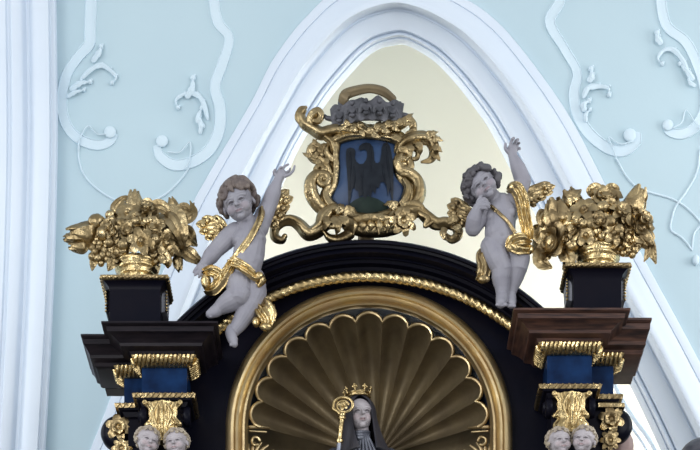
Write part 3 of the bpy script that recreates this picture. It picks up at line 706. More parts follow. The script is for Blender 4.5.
# ---- left putto
def putto_left():
    D0 = -52
    X = lambda px, py, f=0: A(px, py, D0-f)
    t = thing('putto', X(232, 345), 'grey brown-haired winged putto left of the coat of arms, one foot dangling', 'statue', 'putti on the arched cornice')
    mb = MB(); hc = X(238.5, 203.5, 12); hs = 18.0; R = rot(roll=-16, yaw=-12, pitch=14)
    head_parts(mb, hc, hs, R)
    tb = lambda L, r, **k: mb.tube([X(*p) for p in L], r, n=18, seg=4, up=V(.1, -1, .2), **k)
    tb([(244,216,6),(248,226,3)], [8.5, 9]); tb([(249,230,0),(250,241,2),(249,253,4),(246,266,5),(244,278,3)], [13.5, 15, 15.5, 15, 14.5])
    mb.ell(X(249, 240, 3), (17, 13, 13)); mb.ell(X(248, 260, 7), (15, 12, 12)); mb.ell(X(239, 232, 1), (9, 9, 8)); mb.ell(X(258, 229, 1), (10, 9, 9)); mb.ell(X(241, 240, 9), (8, 6, 6)); mb.ell(X(256, 238, 9), (8, 6, 6))
    mb.ell(X(245, 278, 0), (18, 14, 13)); mb.ell(X(251, 279, -6), (14, 12, 12))
    # arm down to the cloth
    tb([(235,232,1),(226,240,2),(215,251,5)], [9, 9.2, 7.5]); tb([(215,251,5),(210,257,7),(204,264,8)], [7.8, 7.6, 4.8]); mb.ell(X(201.5, 268, 8), (5.5, 4, 5.5))
    fingers(mb, X, [([(199,267,9),(196,269,9),(194,272,9)], [2,1.8,1.4]), ([(200,270,9),(197,273,9),(195,275,9)], [2,1.8,1.3]), ([(202,271,9),(200,275,9),(199,277,8)], [2,1.8,1.3]), ([(204,271,9),(204,275,9),(203,277,8)], [2,1.7,1.3]), ([(204,266,10),(208,268,10),(210,271,9)], [2.1,1.8,1.4])])
    # raised arm
    tb([(259,228,1),(264,216,0),(269,205,0)], [9.5, 8.8, 7.8]); tb([(269,205,0),(273,194,2),(277.5,182,3)], [8, 7.6, 4.6]); tb([(277.5,182,3),(280,176,3)], [4.6, 4.8]); mb.ell(X(281, 174, 3), (5.6, 3.6, 5))
    fingers(mb, X, [([(278,177,4),(274,173,6),(275,170,8)], [2,1.7,1.4]), ([(279.5,173,4),(279.5,168.5,6),(282,167,8)], [1.7,1.4,1.1]), ([(282,172,4),(283.5,167.5,5),(287,165,4),(288.5,164.5,3)], [1.7,1.4,1.2,1]), ([(284,174,2),(289,171,0),(290,168.5,0)], [1.6,1.3,1]), ([(285,176,4),(290,174,5),(293.5,170,5),(294.5,166,4)], [1.8,1.5,1.3,1])])
    # near leg, knee forward, shin back to the cornice
    tb([(239,281,2),(240,288,8),(239,295,12)], [14, 13.5, 11]); tb([(240,294,11),(232,300,9),(224,305,6),(218,309,4)], [11.5, 10.5, 8.5, 6.2]); tb([(219,309,4),(214,312,8),(210,314,11)], [6, 5.5, 4.2]); mb.ell(X(216, 312, 3), (5.5, 5.5, 5))
    # far leg, stretched down
    tb([(252,282,0),(254,293,3),(251,303,4)], [13, 12.5, 10]); tb([(251,303,4),(245,314,3),(239,324,2),(234,331,2)], [10.3, 9.5, 7.6, 5.8]); tb([(232,330,1),(231,334,4),(233,340,8),(234.5,344,10)], [5.8, 5.6, 5, 3.4])
    for k in range(4): mb.ell(X(231+k*1.6, 344.6-k*.2, 11), 1.7, nu=8, nv=6)
    for k in range(4): mb.ell(X(207.8+k*.9, 313.2+k*1.1, 12.5), 1.6, nu=8, nv=6)
    v, f = fuse(mb, .36, 3, .4)
    # navel and armpit folds
    for c, sg, am in ((X(253.5, 261, 22), 1.6, 2.2), (X(245, 255, 20), 3, .0)):
        d = np.linalg.norm((v-c)*V(1, .3, 1), axis=1); k = am*np.exp(-(d/sg)**2)*(v[:, 1] < c[1]+16); v[:, 1] += k
    link('body', v, f, M['flesh'], t, 'all', face_paint(hc, hs, R)(v))
    mb = MB(); curls(mb, hc, hs, R, n=64, seed=4, size=.27); 
    T = lambda x, y, z: hc+R @ (V(x, y, z*.93)*hs)
    mb.tube([T(-.1,-.62,.85), T(-.05,-.80,.66), T(.02,-.84,.50)], [3, 2.6, 1], n=8); mb.tube([T(-.3,-.5,.85), T(-.38,-.68,.62), T(-.48,-.66,.45)], [3, 2.6, 1], n=8); mb.tube([T(.2,-.5,.88), T(.34,-.70,.66), T(.42,-.68,.46)], [3, 2.6, 1], n=8)
    mb.ell(T(0,.2,.35), V(.84,.86,.80)*hs, R=R)
    fused('hair', mb, M['hair_brown'], t, .5, 2)
    feathered_wing(t, X, (226, 236, -8), [(212,217,-4),(202,218,-2),(196,224,0),(199,232,0),(205,239,0),(213,243,0)], 6, M['bright_gold'])
    feathered_wing(t, X, (263, 222, -12), [(280,189,-14),(289,190,-12),(293,197,-10),(290,206,-10),(286,216,-10),(278,228,-10)], 6.5, M['gold'])
    mb = MB(); cloth(mb, X, [(262,208,6),(261,216,13),(257,226,17),(251,237,19),(243,248,19),(236,257,16),(231,262,12)], [3, 3.2, 3.2, 3.2, 3.4, 3.6, 3], folds=1, amp=.8); mb.build('sash', M['bright_gold'], t, smooth=60)
    mb = MB(); cloth(mb, X, [(229,262,12),(236,263,19),(246,269,22),(255,276,19),(262,277,11)], [4, 5, 5, 4.6, 3.5], folds=2, amp=1.3); cloth(mb, X, [(233,262,16),(228,271,15),(221,281,13),(213,289,10),(205,291,6)], [4.5, 5.5, 6.5, 6, 3], folds=2, amp=1.5)
    cloth(mb, X, [(203,273,10),(211,271,14),(219,276,14),(216,285,12),(207,288,8)], [3, 5.5, 6, 5.5, 3], folds=2, amp=1.5); cloth(mb, X, [(258,273,17),(261,280,16),(257,286,14)], [3.5, 5, 2.6], folds=1, amp=1.2); mb.ell(X(259, 276, 18), (4.5, 4, 4)); mb.ell(X(206, 281, 10), (5, 5, 8))
    mb.build('hip_drapery', M['bright_gold'], t, smooth=60)
    mb = MB(); cloth(mb, X, [(259,297,-2),(257,304,4),(262,313,8),(266,322,8),(261,329,6)], [3, 5, 6, 6.5, 3], folds=2, amp=1.6); cloth(mb, X, [(262,299,2),(268,306,7),(271,315,8),(268,326,7)], [3, 5, 6, 4], folds=1, amp=1.5, ph=1); mb.ell(X(266, 327, 9), (6, 4, 4)); mb.ell(X(256, 322, 7), (4, 4, 5)); mb.tube([X(252,303,-4), X(258,300,0)], [4, 4])
    mb.build('drapery_end', M['bright_gold'], t, smooth=60)
putto_left()

def putto_right():
    D0 = -50
    X = lambda px, py, f=0: A(px, py, D0-f)
    t = thing('putto', X(505, 306), 'grey dark-haired winged putto right of the coat of arms, hand at its chin', 'statue', 'putti on the arched cornice')
    mb = MB(); hc = X(482.5, 187, 12); hs = 17; R = rot(roll=-38, yaw=-10, pitch=2)
    head_parts(mb, hc, hs, R)
    tb = lambda L, r, **k: mb.tube([X(*p) for p in L], r, n=18, seg=4, up=V(.1, -1, .2), **k)
    tb([(490,196,5),(498,205,2)], [8.5, 9.5]); tb([(501,208,0),(501,220,2),(500,232,4),(501,244,3)], [13.5, 14.5, 15, 14.5])
    mb.ell(X(501, 214, 3), (17, 13, 13)); mb.ell(X(500, 233, 7), (15, 12, 12)); mb.ell(X(490, 207, 1), (9, 9, 8)); mb.ell(X(512, 203, 1), (10, 9, 9)); mb.ell(X(494, 216, 9), (8, 6, 6)); mb.ell(X(509, 213, 9), (8, 6, 6))
    mb.ell(X(503, 250, 0), (18.5, 14, 13))
    # bent arm, hand under the chin
    tb([(489,207,1),(480,218,5),(473,228,8)], [8.8, 8.6, 7.6]); tb([(473,228,8),(474,219,14),(478,208,18)], [7.8, 7.2, 4.8]); mb.ell(X(481, 204, 19), (5.2, 4.4, 4.6))
    fingers(mb, X, [([(480,202,21),(484,199,22),(487,201,20)], [2,1.9,1.6]), ([(482,204,22),(486,202,23),(489,204,21)], [2,1.9,1.6]), ([(482,206,22),(486,205,23),(489,207,21)], [2,1.8,1.5]), ([(481,208,21),(485,208,22),(487,209,20)], [1.9,1.7,1.4]), ([(478,202,20),(480,198,21),(482,196,20)], [2.1,1.8,1.5])])
    # raised arm
    tb([(513,204,0),(518,193,1),(523,181,2)], [9.5, 8.6, 7.8]); tb([(523,181,2),(518,168,4),(513,157,4)], [8, 7.2, 4.5]); tb([(513,157,4),(512,151,4)], [4.4, 4.6]); mb.ell(X(512, 150, 4), (5, 3.6, 5.5))
    fingers(mb, X, [([(509,153,5),(505.5,149,7),(505.5,144,8)], [2,1.7,1.3]), ([(511,148,4),(511,142,5),(514,138,7),(512,139,11)], [1.8,1.6,1.3,1.1]), ([(513.5,148,3),(515,142,2),(518,139.5,4),(517,142,8)], [1.8,1.6,1.3,1.1]), ([(515.5,149,2),(518,144,0),(519.5,143,4)], [1.7,1.4,1.1]), ([(516,151,2),(519,148,0),(520,149,3)], [1.6,1.3,1.1])])
    tb([(494,248,2),(498,259,6),(502,268,6)], [13.5, 12.5, 10]); tb([(502,268,6),(501,278,4),(502,288,2),(502,294,1)], [9.8, 9.2, 7, 6]); tb([(502,295,1),(501.5,300,5),(501,303,10)], [6, 5.8, 5]); mb.ell(X(502, 298, 0), (6, 6.5, 5.5))
    tb([(513,250,0),(518,258,2),(518,266,2)], [13, 12, 10]); tb([(518,266,2),(515,277,-2),(512,287,-5),(510.5,293,-6)], [9.8, 8.6, 6.4, 5.4]); tb([(510.5,294,-6),(511,300,-2),(511.5,304,3)], [5.4, 5.2, 4.4])
    for k in range(5): mb.ell(X(497+k*2.3, 305.3-abs(k-2)*.3, 12), 1.7, nu=8, nv=6)
    for k in range(4): mb.ell(X(508.5+k*2, 306, 6), 1.6, nu=8, nv=6)
    v, f = fuse(mb, .36, 3, .4)
    c = X(503, 233, 22); d = np.linalg.norm((v-c)*V(1, .3, 1), axis=1); v[:, 1] += 2.2*np.exp(-(d/1.6)**2)*(v[:, 1] < c[1]+16)
    link('body', v, f, M['flesh'], t, 'all', face_paint(hc, hs, R)(v))
    mb = MB(); curls(mb, hc, hs, R, n=64, seed=9, size=.27)
    T = lambda x, y, z: hc+R @ (V(x, y, z*.93)*hs)
    mb.ell(T(0,.22,.33), V(.84,.84,.78)*hs, R=R); mb.tube([T(0,-.55,.9), T(-.06,-.72,.78)], [3, 1.5], n=8)
    fused('hair', mb, M['hair_dark'], t, .5, 2)
    feathered_wing(t, X, (474, 224, -12), [(451,199,-10),(447,205,-8),(447,213,-8),(451,220,-8),(458,226,-8)], 6, M['gold'])
    feathered_wing(t, X, (522, 204, -10), [(541,186,-12),(550,183,-12),(555,186,-10),(553,192,-10),(546,198,-10),(536,206,-10)], 5, M['gold'])
    mb = MB(); cloth(mb, X, [(508,190,4),(516,188,12),(522,200,14),(524,215,14),(527,230,12),(528,240,9)], [3, 7, 7, 6, 6, 5], folds=3, amp=1.3); mb.ell(X(515, 188, 8), (8, 6, 6)); mb.build('shoulder_drapery', M['bright_gold'], t, smooth=60)
    mb = MB(); cloth(mb, X, [(491,206,14),(499,213,18),(508,222,19),(515,233,17)], [2, 1.6, 1.6, 1.8], folds=1, amp=.4); mb.build('sash', M['gold'], t, smooth=60)
    mb = MB(); cloth(mb, X, [(509,249,17),(513,242,19),(522,240,18),(530,244,10)], [4, 6.5, 7, 4], folds=2, amp=1.5); cloth(mb, X, [(509,244,18),(517,249,19),(529,251,11)], [3, 4.5, 3], folds=1, amp=1.3); mb.ell(X(511, 247, 17), (5, 4, 5)); mb.ell(X(530, 250, 9), (4, 4, 4)); mb.build('hip_drapery', M['bright_gold'], t, smooth=60)
    mb = MB(); cloth(mb, X, [(486,249,0),(482,256,4),(484,266,6),(482,275,6),(478,281,3)], [3.5, 6, 7, 7, 4], folds=2, amp=1.5); mb.ell(X(484, 279, 6), (6, 4, 4)); mb.tube([X(490,250,-6), X(484,254,-1)], [4, 4]); mb.build('drapery_end', M['gold'], t, smooth=60)
putto_right()

# ---- cherub heads under the consoles
first = None
def cherub(px, py, roll, yaw, label, hair=True):
    global first
    c = A(px, py+2.5, -66); s = 13.0
    if first is None:
        R0 = rot(); t = thing('cherub_head', c, label, 'cherub', 'cherub heads under the gilded consoles')
        mb = MB(); head_parts(mb, c, s, R0); mb.ell(c+V(0, 4, -15), (7, 7, 8)); mb.ell(c+V(0, 7, -23), (9, 7, 7)); v, f = fuse(mb, .38, 3); link('head', v, f, M['flesh_pale'], t, 'all', face_paint(c, s, R0)(v))
        mb = MB(); curls(mb, c, s, R0, n=90, seed=3, size=.13); mb.ell(c+V(0, .24*s, .32*s), (.84*s, .82*s, .76*s)); fused('hair', mb, M['hair_blond'], t, .5, 2)
        mb = MB()
        for k in range(7):
            a = math.radians(-75+k*25); mb.leaf([c+V(0, 2, -19), c+V(9*math.sin(a), -5*math.cos(a), -22), c+V(15*math.sin(a), -4*math.cos(a), -22-9*math.cos(a))], 4.6, th=1.2, cup=.3, crease=.2, tip=.4)
        mb.build('gilded_wings', M['gold'], t)
        first = t
    else:
        t = first.copy(); C.objects.link(t); tag(t, label)
        for ch in first.children: d = ch.copy(); C.objects.link(d); d.parent = t
        t.location = c*K
    t.rotation_euler = Matrix(rot(roll, yaw, 4).tolist()).to_euler()
cherub(147.5, 439, 12, 24, 'curly cherub head under the left console, the left one of that pair')
cherub(176.5, 441, -4, -12, 'cherub head under the left console, nearest the gilded niche frame')
cherub(559.5, 440, -6, 14, 'cherub head under the right console, nearest the gilded niche frame')
cherub(583.5, 438.5, 8, -14, 'cherub head under the right console, beside the gilded rosettes')

# ---------------------------------------------------------------- coat of arms
def arms():
    D0 = -34
    X = lambda px, py, f=0: A(px, py, D0-f)
    t = thing('coat_of_arms', X(366, 238), 'gilded scrollwork cartouche with black eagle on blue shield and silver coronet', 'coat of arms')
    sh = [(339,143),(352,139),(366,137),(384,139),(397,144),(397.5,154),(394.5,168),(398,179),(407,188),(407,198),(400,205),(388,210),(371,214),(357,213),(343,208),(333,201),(331,194),(337,184),(339,170),(338,155)]
    S = spline([V(*p, 0) for p in sh+[sh[0]]], [1]*(len(sh)+1), 5)[0][:-1]; cc = V(369, 175, 0)
    # domed shield
    mb = MB(); L = []
    bulge = lambda p: 9*(1-min(1, (((p[0]-369)/40)**2+((p[1]-175)/42)**2)))
    for k, f in ((1, -8), (1, -1), (.92, 0), (.75, 0), (.5, 0), (.25, 0), (.03, 0)):
        L.append([X(*(cc+(p-cc)*k)[:2], (f if k == 1 else bulge(cc+(p-cc)*k))) for p in S])
    mb.rings(L); mb.build('shield', M['shield'], t, smooth=50)
    q = lambda x, y: (330+x/5, 130+y/5)
    eag = [(80,110),(84,95),(100,87),(120,92),(127,105),(124,140),(132,158),(148,170),(166,168),(180,150),(186,130),(184,108),(176,97),(160,100),(150,104),(143,95),(147,80),(160,68),(180,62),(200,66),(214,84),(219,110),(221,150),(228,164),(240,166),(250,155),(256,120),(258,90),(266,68),(284,60),(298,78),(306,110),(314,160),(318,220),(317,300),(314,362),(304,330),(297,290),(290,330),(282,280),(268,258),(252,262),(244,290),(232,285),(226,320),(212,300),(204,340),(190,322),(176,345),(162,325),(146,335),(140,305),(128,300),(120,280),(110,300),(104,340),(92,382),(90,320),(88,260),(84,200),(80,150)]
    import mathutils
    def inlay(poly, name, m, h):
        pts = [V(*q(*p)) for p in poly]
        # subdivide interior by a fine lattice so that the piece follows the domed shield
        me = bmesh_poly(pts)
        vs, fs = me; P = []; n = len(vs)
        for a, b in vs: P.append(X(a, b, bulge((a, b, 0))+h))
        for a, b in vs: P.append(X(a, b, bulge((a, b, 0))-.6))
        mb = MB(); edge = [(i, (i+1) % len(pts)) for i in range(len(pts))]
        mb.add(P, [tuple(f) for f in fs]+[tuple(i+n for i in reversed(f)) for f in fs]+[(a, b, b+n, a+n) for a, b in edge]); mb.build(name, m, t, smooth=40)
    inlay([(128,420),(104,398),(96,372),(120,352),(150,336),(190,330),(240,345),(282,372),(292,396),(262,414),(200,424)], 'green_mound', M['green'], .7)
    inlay(eag, 'black_eagle', M['black'], 1.1)
    # raised wing ridges and legs of the eagle
    mb = MB()
    for L in ([(100,110),(104,180),(100,300)], [(120,180),(124,240),(118,290)], [(282,80),(290,180),(304,300)], [(262,170),(268,220),(282,280)], [(200,80),(206,160),(200,290)], [(165,200),(160,260),(165,320)]):
        mb.tube([X(*q(*p), bulge((*q(*p), 0))+1.1) for p in L], [.7, 1, .5], n=6)
    mb.build('eagle_ridges', M['black'], t)
    g = M['basket_gold']
    # moulded rim round the shield
    mb = MB(); ring = [cc+(p-cc)*(1+3.0/np.linalg.norm(p-cc)) for p in S]; ring.append(ring[0])
    mb.tube([X(p[0], p[1], 1) for p in ring], 3.6, n=12, smooth=False, flute=3, amp=.15, caps=False); ring2 = [cc+(p-cc)*(1+8.0/np.linalg.norm(p-cc)) for p in S]; ring2.append(ring2[0])
    mb.tube([X(p[0], p[1], -3) for p in ring2], 4.2, n=12, smooth=False, caps=False, flute=2, amp=.15); mb.build('shield_rim', g, t, smooth='all')
    def sc(pts, r, f=0, fl=5, amp=.17, name='scroll', flat=.9, lv=(), fr=0):
        mb = MB(); n = len(pts); fs = [f]*n if np.isscalar(f) else f
        mb.tube([X(p[0], p[1], fs[i]) for i, p in enumerate(pts)], r, n=20, seg=6, flute=fl, amp=amp, flat=flat, twist=.02)
        if fr:
            Q = spline([V(p[0], p[1], fs[i]) for i, p in enumerate(pts)], r if not np.isscalar(r) else [r]*n, 8); acc = 0; sd = 1
            for i in range(2, len(Q[0])-6):
                acc += np.linalg.norm(Q[0][i]-Q[0][i-1])
                if acc > 5.2:
                    acc = 0; sd = -sd; p = Q[0][i]; tt = Q[0][i+1]-p; tt /= np.linalg.norm(tt)+1e-9; nn_ = V(-tt[1], tt[0], 0)*sd*(1 if fr > 0 else 1); rr = Q[1][i]
                    b0 = p+nn_*rr*.2+V(0, 0, rr*.8); b1 = p+nn_*rr*.85+tt*rr*.8+V(0, 0, rr*.9); b2 = p+nn_*rr*1.28+tt*rr*1.9+V(0, 0, rr*.15)
                    mb.leaf([X(*b0), X(*b1), X(*b2)], rr*.55, th=1.2, cup=.4, crease=.3, seg=4)
        for L, w in lv: mb.leaf([X(a, b, fs[0]+h) for a, b, h in L], w, lobes=3, th=1.6, cup=.35, crease=.25)
        return mb.build(name, g, t, smooth='all')
    def spiral(cx, cy, r0, r1, a0, a1, n=10): return [(cx+(r0+(r1-r0)*k/(n-1))*math.cos(math.radians(a0+(a1-a0)*k/(n-1))), cy-(r0+(r1-r0)*k/(n-1))*math.sin(math.radians(a0+(a1-a0)*k/(n-1)))) for k in range(n)]
    # top: double volute at the left, wave across, curl at the right
    sc([(352,130),(340,129),(330,131),(321,133),(312,128),(304,123),(301,115),(304,110)], [5,5,5.5,6,5.5,5,4,2.5], [4,5,4,2,1,1,2,3], fl=3)
    sc([(312,128),(310,121),(313,115),(318,112),(321,116),(318,121),(314,121)], [4,4,4.5,4,3.5,3,2.2], [2,3,4,5,5,5,6]); 
    sc([(300,122),(298,117),(301,110),(306,107.5)], [2.5,3.5,3,1.5], 1)
    sc([(340,131),(350,125),(360,128),(370,133),(380,129),(390,126),(399,125),(408,120),(413,124),(412,131),(407,134)], [4,5,4.5,5,5,4.5,4.5,4,3.8,3,2], [5,7,6,7,7,6,4,2,1,1,2], fr=1)
    sc([(336,140),(345,136),(358,134),(372,134),(386,136),(396,139),(402,143)], [4,4.5,4.5,4.5,4.5,4.5,3.5], 3)
    sc([(325,136),(332,142),(335,150)], [3.5,4,3], 2)
    # upper left sprig
    sc([(331,176),(327,168),(322,161),(314,158),(310,152),(314,146),(320,148),(320,153),(316,154)], [4,4.5,4.5,4.5,4,3.5,3.2,2.8,2], [0,1,1,1,2,3,4,4,5], fr=1,
       lv=[([(318,152,2),(313,146,4),(308,146,2)],3.5),([(318,150,2),(315,143,4),(313,139,2)],3.2),([(322,152,2),(323,146,4),(327,144,2)],3)])
    sc([(334,160),(328,156),(326,149),(329,144)], [3.5,4,3.5,2], 1); sc([(333,178),(325,180),(318,176),(316,170),(320,166),(325,169)], [3.5,4,3.6,3,2.6,2], [1,2,3,3,4,4])
    # left side S scroll
    sc([(326,174),(318,174),(312,181),(312,192),(317,202),(325,210),(334,214)], [3,4.5,6,7,6.5,6,5], [4,4,3,2,1,1,1], fl=3); sc(spiral(323, 180, 7, 2, 120, -330), [3.4]*8+[2.6, 2.4], 5, fl=0)
    sc([(329,185),(325,194),(328,203),(335,208)], [2.5,4,4.5,3.5], 4)
    # right side S scroll
    sc([(401,155),(398,162),(401,170),(410,173),(418,180),(420,190),(417,200),(409,208)], [4,4.5,4.5,5,5.5,6.2,6,5], [4,5,5,4,3,2,1,1], fl=3); sc(spiral(405, 166, 8, 2, 150, -270), [3.6]*8+[2.6, 2.2], 5, fl=0)
    sc([(404,180),(408,188),(406,198),(401,204)], [2.5,4,4.5,3], 4)
    # acanthus spray to the upper right
    sc([(398,152),(401,146),(408,141),(418,138),(428,139),(433,145),(434,153),(430,160),(422,162)], [4,5,6,6,5.5,5,4.5,3.5,1.5], [2,3,4,5,5,4,3,2,1], fl=4,
       lv=[([(424,139,4),(431,134,7),(438,132,3)],4),([(429,141,4),(436,139,7),(443,141,3)],4),([(431,147,4),(437,148,7),(442,152,3)],4),([(431,153,3),(437,157,5),(440,161,2)],3.5),([(415,140,4),(420,147,8),(420,156,3)],4),([(408,144,5),(411,150,8),(409,157,3)],4)])
    sc([(414,148),(418,152),(417,158),(412,159)], [2,2.5,2.2,1.6], 5)
    sc([(400,150),(406,150),(410,155),(406,160)], [3,3.5,3,2], 7, fl=3)
    # lower left long scroll
    sc([(352,222),(338,220),(326,222),(318,230),(308,233),(300,225),(292,220),(282,221),(275,228),(275,237),(282,240),(285,236)], [6,6.5,7,6.5,6.5,5.8,5.2,5,4.6,4.2,3.4,2.4], [6,6,5,4,3,3,3,2,2,2,3,4], fl=3)
    sc([(306,228),(298,221),(289,217),(280,221)], [1.5,2.4,2.2,1.4], 8, fl=0)
    sc([(350,234),(340,239),(330,238),(324,232)], [5,4.6,3.6,2], 6, fl=3)
    sc([(345,212),(334,209),(324,215),(320,224),(313,229)], [4,5,5.5,5,2.5], 8, fl=3, lv=[([(342,215,9),(350,210,13),(357,213,7)],5),([(338,218,9),(346,222,14),(350,230,7)],5),([(332,218,9),(338,226,14),(336,235,7)],5),([(326,217,8),(327,224,12),(323,230,6)],4),([(336,213,8),(342,208,12),(340,204,6)],4)])
    sc([(330,212),(326,220),(332,226),(338,224),(336,219)], [2.5,3.2,3,2.6,1.8], 14, fl=0)
    # lower right
    sc([(390,222),(398,214),(410,212),(420,211),(428,217),(437,223),(446,222),(456,226),(458,234),(452,239),(447,236)], [6,6,6,5.5,6,6,5.5,5,4.6,4,2.6], [6,6,5,4,3,3,3,3,4,4,5], fl=3, lv=[([(448,222,4),(455,219,8),(461,224,4)],4.5),([(452,226,4),(459,229,9),(461,237,4)],4.5),([(445,228,5),(443,235,8),(447,241,4)],4)])
    sc([(400,210),(409,205),(419,206),(426,213)], [3,4.4,4.2,2.4], 7, fl=3)
    sc([(420,214),(428,219),(425,226),(432,222)], [3,4,2.4,2], 6, fl=0)
    flower(X(403, 222, 10), 13, V(.2, -1, -.2), k=7, curl=.5, inner=True).build('acanthus_rosette', g, t)
    sc([(392,208),(396,204),(388,203)], [2.6,3,2], 8, fl=0, lv=[([(396,210,8),(390,204,12),(384,205,6)],4)])
    # middle of the foot
    mb = MB(); mb.ell(X(374, 226, 0), (32, 9, 11)); 
    for k in range(6):
        x = 352+k*8.5; mb.leaf([X(x, 217+2*math.sin(k), 8), X(x+2, 224, 13), X(x+1, 233+2*math.cos(k*2), 10)], 5.4, lobes=2, th=1.6, cup=-.35)
    mb.tube([X(345,216,7), X(358,219,10), X(372,217,11), X(386,219,10), X(398,216,7)], [3,3.6,3.2,3.6,3], n=12, flute=3); mb.build('foot_moulding', g, t, smooth=50)
    # backing bracket to the cornice
    mb = MB(); mb.tube([X(366, 226, -14), X(366, 243, -12)], [8, 8]); mb.tube([X(369, 150, -8), X(369, 214, -8)], [22, 22], flat=.25); mb.build('backing', M['old_gold'], t)
    # coronet
    mb = MB(); base = spline([X(333,122,4), X(350,114,12), X(366,111,15), X(384,112,12), X(401,116,4)], [1]*5, 8)[0]
    n = len(base)
    def wall(z0, z1): return
    G = []
    for i, p in enumerate(base):
        t_ = i/(n-1); hh = 12+2*math.sin(t_*math.pi*7)+(1.5*math.sin(t_*31)); lean = 3*(t_-.5)*2
        G.append([p+V(0, 3, -8), p+V(0, 0, -8+1.2*math.sin(t_*40)), p+V(lean*.5, -2.5, 0), p+V(lean, -1+math.sin(t_*23), hh), p+V(lean, 2, hh), p+V(0, 4, 0)])
    mb.rings(G)
    for k in range(5):
        p = base[int((k+.5)/5*(n-1))]; mb.leaf([p+V(-6, -3, -3), p+V(-3, -5, 2.5), p+V(0, -5.5, -1), p+V(3, -5, 2.5), p+V(6, -3, -3)], 2.4, th=1.4); mb.ell(p+V(0, -4, -4), (3, 2, 2.2)); mb.ell(p+V(0, -2, 9), (2.2, 2, 2.6))
    mb.tube([X(341,117,5), X(334,119,4), X(327,118,3), X(325,116,3)], [3,2.6,2.2,1.6]); mb.tube([X(396,113,5), X(401,115,4), X(407,116,3), X(411,117,3)], [3,3,2.4,1.6])
    mb.tube([X(343,112,2), X(341,103,2), X(342,98,3)], [3.4,3.2,2.4]); mb.tube([X(394,112,3), X(398,106,3), X(400,103,3)], [3.4,3,1.6])
    mb.build('silver_coronet', M['silver'], t, smooth=55)
    mb = MB(); mb.tube([X(343,101,2), X(346,94.5,4), X(357,90.5,6), X(370,88.5,6), X(383,91.5,5), X(393,99,2)], [4.4,4.8,4.4,4,4.2,3.4], n=20, flute=4, amp=.16, flat=.8, seg=6)
    mb.leaf([X(341,104,4), X(345,96,9), X(352,91,5)], 5, lobes=3, th=1.4)
    mb.build('coronet_arch', M['old_gold'], t, smooth='all')
import bmesh
def bmesh_poly(pts):
    """triangulated outline, subdivided inside, border kept in order"""
    from mathutils.geometry import delaunay_2d_cdt
    n = len(pts); vs = [Vector(p) for p in pts]
    x0, y0 = np.min(pts, axis=0); x1, y1 = np.max(pts, axis=0)
    def inside(x, y):
        c = False; j = n-1
        for i in range(n):
            if (pts[i][1] > y) != (pts[j][1] > y) and x < (pts[j][0]-pts[i][0])*(y-pts[i][1])/(pts[j][1]-pts[i][1])+pts[i][0]: c = not c
            j = i
        return c
    for a in np.arange(x0, x1, 2.5):
        for b in np.arange(y0, y1, 2.5):
            if inside(a, b) and min((a-p[0])**2+(b-p[1])**2 for p in pts) > 1.2: vs.append(Vector((a, b)))
    r = delaunay_2d_cdt(vs, [(i, (i+1) % n) for i in range(n)], [], 1, 1e-5)
    return [(v.x, v.y) for v in r[0]], [tuple(f) for f in r[2]]
arms()

